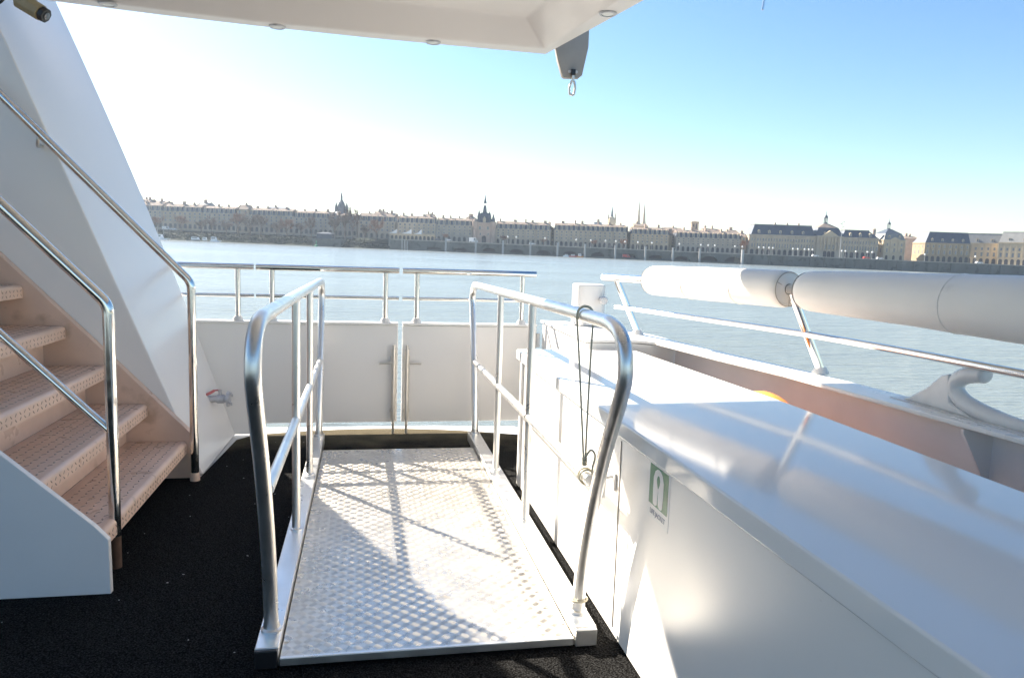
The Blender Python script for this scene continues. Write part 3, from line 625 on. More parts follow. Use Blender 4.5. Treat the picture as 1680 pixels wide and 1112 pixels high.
# --- houses
def unit_window(wd, ht, nm="window"):
    m2 = MB(); m2.box(-wd / 2 - .2, wd / 2 + .2, -.10, .0, -.18, -.02).box(-wd / 2 - .2, -wd / 2, -.07, 0, 0, ht).box(wd / 2, wd / 2 + .2, -.07, 0, 0, ht).box(-wd / 2 - .25, wd / 2 + .25, -.12, 0, ht, ht + .25)
    m2.cur = 1; m2.box(-wd / 2, wd / 2, -.03, .0, 0, ht)
    return m2
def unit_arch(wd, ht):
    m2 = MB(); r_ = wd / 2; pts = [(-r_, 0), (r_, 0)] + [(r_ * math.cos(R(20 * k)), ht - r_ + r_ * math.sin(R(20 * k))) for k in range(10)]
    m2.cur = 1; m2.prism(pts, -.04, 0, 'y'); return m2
def unit_dormer(wd, ht):
    m2 = MB(); m2.box(-wd / 2, wd / 2, 0, 1.5, 0, ht).prism([(-wd / 2 - .15, ht), (wd / 2 + .15, ht), (0, ht + .55)], -.12, 1.6, 'y')
    m2.cur = 1; m2.box(-wd / 2 + .25, wd / 2 - .25, -.03, -.001, .2, ht - .15); return m2
PROTO = {}
def proto(key, mbf, mats):
    if key not in PROTO:
        o = mbf().build(key[0], mats, None, smooth=False); PROTO[key] = o; C.objects.unlink(o)
    return PROTO[key]
PXM = .000809
def house(label, s0, s1, cor, sl, rid, v=535, floors=3, arcade=True, dorm=True, chim=2, wall=stone, top=tile, rot=0, depth=13, ground=7, bay=3.3, name="terrace_building", cat="building", mans=slate, group="stone terraces along the far quay", seed=0, wins=True):
    if dorm: cor -= .8; sl = cor + 7.6; rid = max(rid, sl + 4)
    f = v * PXM; sm = (s0 + s1) / 2; wd = (s1 - s0) * f
    H, HS, HR = [max(.5, q * f * .99 - ground) for q in (cor, sl, rid)]
    if wall is stone: wall = (stone, stone_grey, stone, stone_warm)[int(s0 * 7) % 4]
    b_ = frame(name, label, cat, U(sm, v), v, ground, rot, group); rnd = random.Random(seed + int(s0)); x0, x1 = -wd / 2, wd / 2
    wl = MB().box(x0, x1, 0, depth, -3, H).box(x0 - .2, x1 + .2, -.35, depth + .2, H - .55, H + .02).box(x0 - .05, x1 + .05, -.14, .001, 4.15, 4.4)
    if floors > 2: wl.box(x0 - .05, x1 + .05, -.12, .001, 4.4 + (H - 5) / 2, 4.6 + (H - 5) / 2)
    nb = max(1, int(wd / bay)); step = wd / nb
    for i in range(0, nb + 1, 3): wl.box(x0 + i * step - .22, x0 + i * step + .22, -.10, 0, 0, H - .6) if x0 + i * step + .22 <= x1 + .3 else None
    lbuild(wl, "wall", wall, b_, smooth=False)
    if HS > H + .4:
        lbuild(MB().frustum((x0, x1, 0, depth), H + .03, (x0 + .5, x1 - .5, 1.0, depth - 1.0), HS), "mansard", mans, b_, smooth=False)
        rm = MB().frustum((x0 + .3, x1 - .3, .8, depth - .8), HS + .01, (x0 + .5, x1 - .5, depth * .5 - .4, depth * .5 + .4), HR)
        a0, a1, zz = .8, depth - .8, HS
    else:
        rm = MB().frustum((x0 - .2, x1 + .2, -.3, depth + .2), H + .03, (x0 + 1.5, x1 - 1.5, depth * .5 - .3, depth * .5 + .3), HR); a0, a1, zz = -.3, depth, H
    npw = max(1, int(wd / 11))
    for i in range(npw + 1):
        xx = x0 + .6 + (wd - 1.2) * i / npw
        rm.prism([(a0 - .2, zz - .4), (a1, zz - .4), (a1, zz + .3), (depth * .5, HR + .25), (a0 - .2, zz + .3)], xx - .15, xx + .15, 'x')
    lbuild(rm, "roof", top, b_, smooth=False)
    cp = proto(("chimney", 1), lambda: MB().box(-.9, .9, -.5, .5, -1.4, 1.4).box(-1, 1, -.6, .6, 1.4, 1.6).box(-.6, -.2, -.2, .2, 1.6, 2.2).box(.2, .6, -.2, .2, 1.6, 2.1), [stone_pink])
    for i in range(chim): put(cp, b_, (x0 + 1.5 + (wd - 3) * (i + rnd.uniform(.2, .8)) / max(1, chim), depth * .5 + rnd.uniform(-2, 1), HR), rnd.choice((0, 1.57)), (rnd.uniform(.8, 1.3), 1, rnd.uniform(.7, 1.2)))
    if dorm and HS > H + .4:
        dp = proto(("dormer", 1), lambda: unit_dormer(1.4, 2.3), [stone_pale, glass_far])
        for i in range(nb): put(dp, b_, (x0 + step * (i + .5), .05, H + .15), 0, (1, 1, min(1.25, (HS - H) / 2.3)))
    if wins:
        wp_ = proto(("window", 1), lambda: unit_window(1.3, 2.1), [stone_pale, glass_far]); ap = proto(("archway", 1), lambda: unit_arch(1.9, 3.3), [stone_pale, dark_open])
        while nb * floors > 98: floors -= 1
        fh = (H - 5.0) / max(1, floors)
        for fl in range(floors):
            for i in range(nb): put(wp_, b_, (x0 + step * (i + .5), -.002, 5.0 + fl * fh + .15), 0, (1, 1, min(1.2, (fh - .8) / 2.2)))
        if arcade:
            for i in range(nb): put(ap, b_, (x0 + step * (i + .5), -.002, .2))
    return b_
G = "stone terraces along the far quay"
house("leftmost pale terrace with slate dormer roof, partly behind the white wing wall", 190, 268, 47, 53, 59, v=540, ground=8, chim=4)
house("terrace with slate dormers and pale tiled roof above reddish bare trees, second from left", 269, 333, 47, 53, 59, v=540, ground=8, chim=3)
house("shorter stone terrace with dormers just right of the round dark roof", 334, 388, 47, 52, 57, v=540, ground=8, chim=2)
house("tall pale gabled house rising above the bare trees on the left bank", 389, 409, 54, 54, 62, v=542, ground=8, chim=1, dorm=False)
house("long stone terrace with slate dormers behind the brown bare trees on the left", 410, 482, 47, 53, 58, v=540, ground=8, chim=4)
house("stone terrace with dormers directly behind the dark square quay block", 483, 546, 46, 52, 56, v=540, ground=8, chim=3)
house("narrow shaded house half hidden by the tall bare trees beside the church towers", 547, 585, 44, 49, 53, v=545, ground=8, chim=2)
house("stone terrace with slate dormers left of the three white sails", 588, 648, 45, 51, 57, v=538, chim=3)
house("long stone terrace with slate dormers behind the three white sails", 652, 714, 45, 51, 56, v=536, chim=4)
house("stone terrace with slate dormers immediately left of the spired gate tower", 715, 774, 44, 50, 55, v=536, chim=4)
house("stone terrace with slate dormers immediately right of the spired gate tower", 812, 902, 42, 49, 53.5, v=536, chim=5)
house("long stone terrace with slate dormers in the middle, right of a sunlit gap", 908, 1026, 44, 50, 54.5, v=536, chim=6)
house("short stone terrace with dormers below the twin church spires", 1033, 1095, 42.5, 48, 51, v=536, chim=2)
house("stone terrace with fourteen dormers in front of the square tower", 1107, 1212, 40.5, 46.5, 52, v=536, chim=5)
house("narrow low stone house squeezed left of the long slate-roofed palace", 1213, 1222, 44, 44, 50, v=540, dorm=False, chim=1)
# sunlit house ends in the gaps
house("narrow sunlit house end in the gap between the two middle terraces", 1025, 1034, 42, 42, 48, v=546, rot=R(52), depth=8, dorm=False, chim=1, wall=stone_pale)
house("narrow sunlit house end with a rounded corner left of the square tower terrace", 1097, 1106, 41, 41, 48, v=544, rot=R(52), depth=8, dorm=False, chim=1, wall=stone_pale)
house("narrow sunlit house end right of the gate tower terrace", 901, 909, 44, 44, 50, v=546, rot=R(52), depth=8, dorm=False, chim=1, wall=stone_pale)

def lantern(parent, x, y, z, sc=1):
    m2 = MB(); 
    m2.lathe([(1.5 * sc, z), (1.5 * sc, z + .8 * sc)], 8, Matrix.Translation((x, y, 0)))
    for k in range(6): a = k * math.pi / 3; m2.tube([(x + 1.1 * sc * math.cos(a), y + 1.1 * sc * math.sin(a), z + .8 * sc), (x + 1.1 * sc * math.cos(a), y + 1.1 * sc * math.sin(a), z + 4.0 * sc)], .22 * sc, 6)
    m2.lathe([(1.5 * sc, z + 4.0 * sc), (1.5 * sc, z + 4.4 * sc), (1.2 * sc, z + 5.4 * sc), (.5 * sc, z + 6.3 * sc), (.25 * sc, z + 6.6 * sc), (.08 * sc, z + 9 * sc)], 10, Matrix.Translation((x, y, 0)))
    return lbuild(m2, "lantern", slate, parent, smooth=False)
# the long palace with the domed middle pavilion
def palace():
    v = 536; f = v * PXM; b_ = frame("palace", "long palace with tall slate roofs, domed middle pavilion and lantern, right of centre", "building", U(1330, v), v, 7)
    X = lambda s: (s - 1330) * f; Hc = 49.5 * f - 7; D = 18
    wl = MB().box(X(1226), X(1437), 0, D, -3, Hc).box(X(1226) - .3, X(1437) + .3, -.5, D, Hc - .7, Hc + .05).box(X(1226), X(1437), -.2, 0, 4.6, 4.95)
    wl.box(X(1336), X(1377), -1.2, .0, -3, Hc + .4).box(X(1336) - .3, X(1377) + .3, -1.7, 0, Hc - .5, Hc + .5)
    for s in list(range(1228, 1336, 9)) + list(range(1378, 1438, 9)): wl.box(X(s) - .35, X(s) + .35, -.28, 0, 4.95, Hc - .7)
    lbuild(wl, "wall", stone, b_, smooth=False)
    for a, c, hs, m3 in ((1229, 1333, 65, slate), (1378, 1437, 60.5, slate)):
        HS = hs * f - 7
        lbuild(MB().frustum((X(a), X(c), .2, D - .2), Hc + .06, (X(a) + 3.2, X(c) - (1 if c < 1400 else 5), 4.2, D - 4.2), HS), "slate_roof", m3, b_, smooth=False)
        lbuild(MB().box(X(a) + 3.1, X(c) - (1 if c < 1400 else 5), 4.1, D - 4.1, HS + .01, HS + .7), "ridge_cap", slate_lit, b_, smooth=False)
    hs = 64 * f - 7
    lbuild(MB().frustum((X(1334), X(1378), -1, D - .2), Hc + .52, (X(1340), X(1373), 2.6, D - 3.6), hs), "dome_roof", slate, b_, smooth=False)
    lbuild(MB().frustum((X(1340), X(1373), 2.6, D - 3.6), hs + .01, (X(1353), X(1361), 7.5, 10.5), 71 * f - 7), "dome_cap", tile, b_, smooth=False)
    lantern(b_, X(1357), 9, 71 * f - 7)
    lbuild(MB().prism([(X(1343), Hc + .5), (X(1370), Hc + .5), (X(1356.5), Hc + 4.3)], -1.75, 1.5, 'y').prism([(X(1346.5), Hc + .9), (X(1366.5), Hc + .9), (X(1356.5), Hc + 3.5)], -1.76, -1.7, 'y'), "pediment", stone_pale, b_, smooth=False)
    cm = MB()
    for s in (1342, 1347.5, 1353, 1360, 1365.5, 1371): cm.tube([(X(s), -1.7, 4.95), (X(s), -1.7, Hc - .5)], .42, 10)
    lbuild(cm, "columns", stone_pale, b_)["kind"] = "stuff"
    wp_ = proto(("window", 1), None, None); ap = proto(("archway", 1), None, None); dp = proto(("dormer", 1), None, None); cp = proto(("chimney", 1), None, None)
    ss = [1231.5 + 4.5 * i for i in range(23)] + [1381.5 + 4.5 * i for i in range(13)]
    for s in ss:
        put(wp_, b_, (X(s), -.002, 5.5), 0, (.95, 1, 1.35)); put(wp_, b_, (X(s), -.002, 10.0), 0, (.9, 1, .9))
    for s in ss[::2]: put(ap, b_, (X(s), -.002, .1), 0, (1.25, 1, 1.25))
    for s in (1350, 1356.5, 1363): put(wp_, b_, (X(s), -1.202, 5.5), 0, (1.1, 1, 1.6)); put(ap, b_, (X(s), -1.202, .1), 0, (1.3, 1, 1.3))
    for s in (1242, 1259, 1277, 1296, 1314, 1392, 1408, 1424, 1349, 1361): put(dp, b_, (X(s), .7 if abs(s - 1355) > 10 else -.2, Hc + .5), 0, (1.1, 1.2, 1))
    for s in (1273, 1293, 1312): put(cp, b_, (X(s), 8, 65 * f - 6.3), 0, (.6, 1, .8))
    put(cp, b_, (X(1440), 10, 57 * f - 7), 0, (1.1, 1, 2))
palace()
def pavilion():
    v = 540; f = v * PXM; b_ = frame("pavilion", "small square stone pavilion with domed slate roof and lantern, alone between the palaces", "building", U(1464, v), v, 7)
    b_.rotation_euler[2] += R(8); X = lambda s: (s - 1464) * f; Hc = 49 * f - 7; a = 8.4
    wl = MB().box(-a, a, 0, 2 * a, -3, Hc).box(-a - .4, a + .4, -.4, 2 * a + .4, Hc - .7, Hc + .05).box(-a, a, -.2, 0, 4.6, 4.9)
    for x in (-a + .5, -3, 3, a - .5): wl.box(x - .4, x + .4, -.35, 0, 4.9, Hc - .7)
    for y in (.6, 5.5, 11, 16): wl.box(-a - .3, -a, y - .4, y + .4, 4.9, Hc - .7)
    lbuild(wl, "wall", stone_pale, b_, smooth=False)
    lbuild(MB().prism([(-4, Hc + .06), (4, Hc + .06), (0, Hc + 1.9)], -.5, 1.5, 'y'), "pediment", stone_pale, b_, smooth=False)
    lbuild(MB().frustum((-a, a, 0, 2 * a), Hc + .06, (-a + 2, a - 2, 2, 2 * a - 2), 59 * f - 7), "slate_roof", slate_lit, b_, smooth=False)
    lbuild(MB().frustum((-a + 2, a - 2, 2, 2 * a - 2), 59 * f - 6.99, (-1.6, 1.6, a - 1.6, a + 1.6), 66.5 * f - 7), "dome_cap", slate, b_, smooth=False)
    lantern(b_, 0, a, 66.5 * f - 7, .85)
    wp_ = proto(("window", 1), None, None); ap = proto(("archway", 1), None, None); dp = proto(("dormer", 1), None, None)
    for x in (-5.6, 0, 5.6):
        put(wp_, b_, (x, -.002, 5.4), 0, (1, 1, 1.4)); put(wp_, b_, (x, -.002, 10), 0, (.9, 1, .9)); put(ap, b_, (x, -.002, .1))
    for y in (3, 8.4, 13.6): put(wp_, b_, (-a - .002, y, 5.4), R(-90), (1, 1, 1.4)); put(wp_, b_, (-a - .002, y, 10), R(-90), (.9, 1, .9))
    for x in (-4, 4): put(dp, b_, (x, .5, Hc + .3))
pavilion()
def right_palace():
    v = 536; f = v * PXM; wp_ = proto(("window", 1), None, None); ap = proto(("archway", 1), None, None); dp = proto(("dormer", 1), None, None); cp = proto(("chimney", 1), None, None)
    def block(label, s, v, rot, wd, cor, rid, mroof, m3, depth, ped=False, dorms=4, hip=4.5, hipr=0.):
        b_ = frame("palace_wing", label, "building", U(s, v), v, 7, rot, "wings of the sunlit palace on the far right"); H = cor * f - 7; HR = rid * f - 7; x0, x1 = 0, wd
        wl = MB().box(x0, x1, 0, depth, -3, H).box(x0 - .3, x1 + .3, -.45, depth, H - .7, H + .05).box(x0, x1, -.2, 0, 4.6, 4.9)
        nb = int(wd / 3.6); st_ = wd / nb
        for i in range(nb + 1): wl.box(x0 + i * st_ - .3, x0 + i * st_ + .3, -.3, 0, 4.9, H - .7)
        lbuild(wl, "wall", m3, b_, smooth=False)
        lbuild(MB().frustum((x0, x1, 0, depth), H + .06, (x0 + hip, x1 - hipr, 4, depth - 4), HR), "roof", mroof, b_, smooth=False)
        lbuild(MB().box(x0 + hip, x1 - hipr, 4, depth - 4, HR + .01, HR + .5), "ridge_cap", slate_lit, b_, smooth=False)
        for i in range(nb):
            x = x0 + st_ * (i + .5); put(wp_, b_, (x, -.002, 5.5), 0, (1, 1, 1.35)); put(wp_, b_, (x, -.002, 10), 0, (.9, 1, .9)); put(ap, b_, (x, -.002, .1), 0, (1.2, 1, 1.2))
        for i in range(dorms): put(dp, b_, (x0 + wd * (i + .7) / (dorms + .4), .6, H + .4))
        if ped: lbuild(MB().prism([(wd * .3, H + .06), (wd * .75, H + .06), (wd * .525, H + 3.4)], -.6, 2, 'y'), "pediment", stone_pale, b_, smooth=False)
        return b_
    b1 = block("dark slate roofed palace front with four dormers at the right, left end sunlit", 1514, 536, 0, (1588 - 1514) * f, 47, 64, slate, stone_gold, 17, dorms=4)
    for y in (3, 8, 13): put(wp_, b1, (-.002, y, 5.5), R(-90), (1, 1, 1.35)); put(wp_, b1, (-.002, y, 10), R(-90), (.9, 1, .9))
    block("pale sunlit-roofed palace wing set obliquely, between the dark front and the pediment", 1582, 556, R(-30), 31, 51, 66, slate_lit, stone_pale, 15, dorms=3, hip=.1)
    block("golden sunlit palace end with a pediment at the right edge of the picture", 1634, 541, R(-46), 48, 53, 69, slate_lit, stone_pale, 15, ped=True, dorms=5, hip=1)
right_palace()

# spired gate tower
def gate_tower():
    v = 534; f = v * PXM; b_ = frame("gate_tower", "medieval pinkish gate tower with steep dark roof and pointed spires", "tower", U(793, v), v, 7); H = 49 * f - 7
    wl = MB().box(-6.4, 6.4, 0, 10, -3, H).box(-6.8, 6.8, -.4, 10.4, H - 1.6, H)
    for x in (-6.4, 6.4): wl.lathe([(1.6, -3), (1.6, H - 4), (2.1, H - 3), (2.1, H + .6)], 12, Matrix.Translation((x, .4, 0)))
    lbuild(wl, "wall", stone_pink, b_, smooth=False)
    z = H
    lbuild(MB().frustum((-6.2, 6.2, .2, 9.8), z + .02, (-2.6, 2.6, 3.6, 6.4), z + 7).frustum((-2.3, 2.3, 3, 7), z, (-.9, .9, 4.4, 5.6), z + 12), "steep_roof", slate, b_, smooth=False)
    m2 = MB()
    for k in range(4): m2.box(-.85 + 1.4 * (k % 2), -.55 + 1.4 * (k % 2), 4.4 + .9 * (k // 2), 4.7 + .9 * (k // 2), z + 12, z + 13.6)
    m2.lathe([(1.25, z + 13.6), (1.0, z + 14.4), (.5, z + 17), (.08, z + 20)], 8, Matrix.Translation((0, 5, 0)))
    lbuild(m2, "lantern_spire", slate, b_, smooth=False)
    for x, h in ((-6.2, 0), (-3.9, 9), (3.6, 8.5), (6.3, 6.5)):
        if h: lbuild(MB().lathe([(1.2, z + .4), (1.25, z + h - 5), (1.45, z + h - 5), (.6, z + h - 2), (.05, z + h)], 8, Matrix.Translation((x, 1.0 if abs(x) < 5 else .4, 0))), "turret_spire", slate, b_, smooth=False)
        else: lbuild(MB().lathe([(2.15, z + .62), (.1, z + 3.2)], 10, Matrix.Translation((x, .4, 0))), "turret_spire", tile, b_, smooth=False)
    lbuild(MB().box(-1, 1, .3, 3, z + .1, z + 2.6).prism([(-1.1, z + 2.6), (1.1, z + 2.6), (0, z + 4.4)], .2, 3.4, 'y'), "gable_dormer", stone_pale, b_, smooth=False)
    wp_ = proto(("window", 1), None, None); ap = proto(("archway", 1), None, None)
    for x, zz, s in ((-3, H - 5, 1.1), (2.6, H - 5, 1.1), (-2.6, H - 9, .8), (3, H - 9, .8)): put(wp_, b_, (x, -.002, zz), 0, (s, 1, s))
    put(ap, b_, (0, -.002, 0), 0, (1.6, 1, 1.5))
gate_tower()
# churches and tower behind the terraces
def spire_thing(label, s, v, parts, m=stone_pale, name="church"):
    b_ = frame(name, label, "church", U(s, v), v, 7)
    for nm, dx, prof, mm in parts: lbuild(MB().lathe(prof, 8, Matrix.Translation((dx, 0, 0))), nm, mm, b_, smooth=False)
    return b_
spire_thing("distant twin needle church spires side by side above the middle terraces", 1048.5, 760, [("nave", 0, [(9, -3), (9, 12), (5, 20), (.5, 24)], stone), ("spire", -2.7, [(2.3, 0), (2.2, 24), (1.5, 30), (.9, 40), (.05, 50)], stone), ("spire", 2.7, [(2.3, 0), (2.2, 24), (1.5, 30), (.9, 39), (.05, 48)], stone)])
spire_thing("distant single church tower with a needle spire and corner pinnacles above a middle terrace", 1000.5, 760, [("tower", 0, [(4.2, -3), (4, 29), (3.2, 31), (.3, 33)], stone_pale), ("spire", 0, [(1.5, 31), (1, 36), (.05, 43)], slate), ("pinnacle", -3.6, [(.7, 26), (.6, 33), (.05, 36)], stone), ("pinnacle", 3.6, [(.7, 26), (.6, 34), (.05, 37)], stone)])
spire_thing("distant domed church with pointed turrets above the tall bare trees on the left", 560, 620, [("nave", 0, [(9, -3), (9, 18), (4, 21), (.5, 22)], slate), ("dome", 0, [(3.2, 18), (3.2, 25), (2.4, 28), (1, 30), (.9, 33), (.05, 37)], slate), ("turret", -4.3, [(1.3, 18), (1.3, 24), (.05, 29)], slate), ("turret", 4.3, [(1.3, 18), (1.3, 24), (.05, 29)], slate)])
tw = frame("square_tower", "square stone bell tower with paired openings rising behind the dormer terrace", "tower", U(1136.5, 600), 600, 7)
Hh = 63.5 * 600 * PXM - 7
lbuild(MB().box(-2.9, 2.9, 0, 5.8, -3, Hh).box(-3.2, 3.2, -.3, 6.1, Hh - .9, Hh).box(-3.2, 3.2, -.3, 6.1, Hh - 6.4, Hh - 6.0).frustum((-3, 3, -.1, 5.9), Hh + .01, (-.6, .6, 2.3, 3.5), Hh + 1.0), "wall", stone, tw, smooth=False)
ap = proto(("archway", 1), None, None)
for x in (-1, 1): put(ap, tw, (x, -.012, Hh - 5.6), 0, (.55, 1, 1.25))
# roofs showing behind the front terraces
def behind(label, s0, s1, hc, hr, v, mw=stone_pink, top=tile, **kw):
    house(label, s0, s1, hc, hc, hr, v=v, floors=1, arcade=False, dorm=False, top=top, wall=mw, wins=False, name="background_house", group="roofs behind the quay terraces", chim=kw.pop("chim", 1), **kw)
behind("round dark roof rising above the second terrace on the left", 325, 344, 58, 63, 570, top=slate, mw=slate)
behind("backstreet house with tall chimneys at the far left behind the first terrace", 224, 250, 59, 64, 570, chim=3)
behind("low backstreet roof right of the tall chimneys at the far left", 251, 275, 58, 62, 572, chim=1)
behind("dark backstreet roof above the long terrace left of the church turrets", 440, 470, 57, 60, 575, top=slate)
behind("backstreet house peeping over the terrace between the bare trees and sails", 612, 634, 55, 60, 572, chim=2)
behind("pale backstreet house above the terrace left of the sails", 634, 650, 53, 58, 572)
behind("backstreet house with two chimneys above the terrace behind the sails", 695, 712, 54, 59, 575, chim=2)
behind("backstreet roofs with dark chimneys just left of the gate tower", 762, 778, 52, 58, 575, chim=2)
behind("small backstreet dome roof left of the needle spire tower", 972, 986, 53, 58, 580, top=slate)
behind("pale gabled backstreet house directly under the twin spires", 1037, 1060, 54, 58, 572, mw=stone_pale)
behind("long tiled backstreet roof behind the terrace right of the twin spires", 1085, 1118, 49, 54, 572)
behind("backstreet roof with chimneys right of the square tower", 1150, 1180, 50, 55, 575, chim=2)
behind("flat pale backstreet house left of the long palace", 1190, 1208, 50, 54, 575, mw=stone_pale)
behind("shaded backstreet block between the small pavilion and the right palace", 1480, 1502, 52, 56, 585, chim=2)

# three white sails over a low stone hall
hall = frame("market_hall", "low stone hall with arched openings under three white sails", "building", U(676, 520), 520, 6.6)
f = 520 * PXM; hw = MB().box(-36 * f, 36 * f, 0, 8, -2, 4.0).box(-36 * f - .2, 36 * f + .2, -.2, 8.2, 3.7, 4.2)
lbuild(hw, "wall", stone_pale, hall, smooth=False)
for i in range(11): put(ap, hall, (-33 * f + i * 6.6 * f, -.003, .1), 0, (.9, 1, .9))
for i, (s0, s1) in enumerate(((636, 649), (656, 673), (678, 690))):
    a, c = U(s0, 519) , U(s1, 519); wdt = c - a
    o = frame("roof_sail", ["leftmost", "middle, widest", "rightmost"][i] + " of the three white pointed sails above the low stone hall", "sail", a, 521, 10.9, 0, "white sails over the low hall")
    lbuild(MB().prism([(0, 0), (wdt, .0), (wdt, 2.6 + .3 * i), (wdt * .55, .9)], 0, 4, 'y'), "membrane", sail, o, smooth=False)
    lbuild(MB().tube([(wdt + .1, 2, -1.0), (wdt + .1, 2, 3.6)], .12, 8), "mast", mast_grey, o)

# dark quay block, pontoons and boats on the left
db = frame("quay_block", "dark square stone quay block standing in the left bank", "quay", U(535, 496), 496)
lbuild(MB().prism([(-9.5, -2), (9.5, -2), (10.4, 5.2), (-9.5, 5.2)], 0, 14, 'y'), "block", quay_stone, db, smooth=False)
lbuild(MB().box(-7, 3, 3, 11, 5.2, 8.4).frustum((-7.5, 3.5, 2.5, 11.5), 8.4, (-3, 0, 5, 9), 9.4), "shed", slate, db, smooth=False)
gb = frame("river_buoy", "small green river buoy floating below the dark quay block", "buoy", U(519, 470), 470)
lbuild(MB().lathe([(1.0, -.5), (1.3, .1), (1.1, .7), (.35, 1.0), (.25, 3.0), (.5, 3.1), (.05, 3.8)], 14), "float", buoy_green, gb)
def boat(label, s, v, ln, m, cabin, name="moored_boat"):
    o = frame(name, label, "boat", U(s, v), v); h = ln
    pts = [(-h / 2, -.3), (h * .42, -.3), (h / 2, .9), (-h / 2, .8)]
    hull = MB(); k = []
    for sgn, yy in ((0, -.16), (1, .16)): pass
    hull.prism(pts, -h * .14, h * .14, 'y').prism([(h * .42, -.3), (h / 2, .9), (h * .60, 1.0)], -h * .07, h * .07, 'y')
    lbuild(hull, "hull", m, o, smooth=False)
    if cabin:
        cbn = lbuild(MB().prism([(-h * .25, .8), (h * .22, .85), (h * .14, .8 + cabin), (-h * .22, .8 + cabin)], -h * .1, h * .1, 'y'), "cabin", car_white, o, smooth=False)
        lbuild(MB().box(-h * .18, h * .12, -h * .103, h * .103, .8 + cabin * .45, .8 + cabin * .8), "cabin_window", glass_far, cbn, smooth=False)
    return o
b1 = boat("white motor boat with a wake at the far left, beside the wing wall", 262, 480, 12, car_white, 2.6)
lbuild(MB().tube([(-1, 0, 3), (-1, 0, 8.5)], .18, 8), "mast", mast_grey, b1); lbuild(MB().tube([(3, 0, 3), (3, 0, 7)], .15, 8), "mast", mast_grey, b1)
tag(MB().add([far(U(s, v_), v_, .05) for s, v_ in ((258, 476), (300, 470), (286, 465), (256, 470))] , [(0, 1, 2, 3)]).build("boat_wake", car_white, smooth=False), "short white wake spreading from the motor boat at the far left", "wake")
boat("dark pontoon boat with a low cabin moored under the left bank", 322, 494, 11, quay_stone, 1.8)
boat("small pale cabin cruiser moored right of the dark pontoon boat", 352, 494, 8, car_white, 2.4)
boat("small pale houseboat with square windows left of the cabin cruiser", 337, 493, 6, stone_pale, 1.9)
boat("white dinghy at the foot of the arched quay, left of the red one", 929, 494, 4.5, car_white, .9)
boat("red dinghy at the foot of the arched quay among the moored boats", 940, 494, 5.5, car_red, .9)
boat("orange dinghy at the foot of the arched quay, rightmost of the moored boats", 951, 494, 4.5, car_orange, 1.6)

# vehicles on the promenade
def vehicle(label, s, v, h, m, ln=4.3, ht=1.5, van=False, group="vehicles on the far promenade"):
    o = frame("parked_van" if van else "parked_car", label, "van" if van else "car", U(s, v), v, h, 0, group); L2 = ln / 2; wd = .9
    prof = [(-L2, .35), (L2, .35), (L2, .85), (L2 * .55, .95), (L2 * .3, ht), (-L2 * .75, ht), (-L2, .95)] if not van else [(-L2, .35), (L2, .35), (L2, 1.0), (L2 * .75, 1.15), (L2 * .5, ht), (-L2, ht)]
    lbuild(MB().prism(prof, -wd, wd, 'y'), "body", m, o, smooth=False)
    lbuild(MB().prism([(L2 * .46, 1.0), (L2 * .26, ht - .1), (-L2 * .7, ht - .1), (-L2 * .8, 1.0)] if not van else [(L2 * .66, 1.15), (L2 * .46, ht - .3), (L2 * .1, ht - .3), (L2 * .1, 1.15)], -wd - .01, wd + .01, 'y'), "side_window", glass_far, o, smooth=False)
    for x in (-L2 * .62, L2 * .62):
        for y in (-wd + .05, wd - .05): lbuild(MB().tube([(x, y - .1, .33), (x, y + .1, .33)], .33, 14), "wheel", tyre, o)
vehicle("white box van on the promenade below the gate tower", 776, 513, 6.9, car_white, 6, 3.2, True)
for i, (s, m, lab) in enumerate(((718, car_dark, "dark car on the promenade left of the white box van"), (735, car_white, "white car on the promenade left of the white box van"), (872, car_white, "white car on the promenade left of the sunlit gap"), (1001, car_dark, "dark car on the promenade below the single church tower"), (1336, car_white, "white car parked before the palace's domed pavilion"), (1442, car_white, "white car parked before the small domed pavilion"), (1420, car_red, "red car parked before the right end of the long palace"), (1605, car_white, "white car parked before the oblique palace wing"))):
    vehicle(lab, s, 511, 6.95, m)
vehicle("white van parked behind the reddish tree on the left bank", 274, 528, 6.5, car_white, 5.5, 2.6, True)
vehicle("white car parked right of the white van on the left bank", 286, 528, 6.5, car_white)
vehicle("red van standing in front of an arch of the arched quay", 1027, 497.5, 1.0, car_red, 5, 2.2, True)

# lamps on the promenade
lp = frame("street_lamp", "street lamp", "lamp", 0, 510, 6.95)
lbuild(MB().lathe([(.22, 0), (.18, .4), (.08, .6), (.06, 4.0)], 8), "lamp_post", mast_grey, lp); lbuild(MB().lathe([(.05, 4.0), (.45, 4.25), (.58, 4.65), (.45, 5.05), (.05, 5.3)], 12), "lamp_globe", globe, lp)
def lamps(ss, what, grp):
    global lp_used
    for i, s in enumerate(ss):
        lab = ORD[i] + " from the left of the white-globed lamps before " + what
        p_ = far(U(s, 510), 510, 6.95)
        if not lp_used: lp.location = p_; lp.rotation_euler = (0, 0, FACE); lp["label"] = lab; lp["group"] = grp; lp_used = True
        else: dup(lp, p_, FACE, lab, grp)
lp_used = False
lamps((832, 846, 893), "the terrace right of the gate tower", "promenade lamps")
lamps((944, 968, 992, 1009, 1024), "the long middle terrace", "promenade lamps")
lamps((1045, 1068), "the short terrace under the twin spires", "promenade lamps")
lamps((1113, 1148, 1160, 1171, 1204, 1216), "the terrace with fourteen dormers", "promenade lamps")
lamps((1243, 1251, 1260, 1266, 1299, 1307, 1318, 1325, 1331), "the left wing of the long palace", "promenade lamps")
lamps((1379, 1385, 1402, 1421, 1429), "the right wing of the long palace", "promenade lamps")
lamps((1515, 1598), "the sunlit palace on the far right", "promenade lamps")
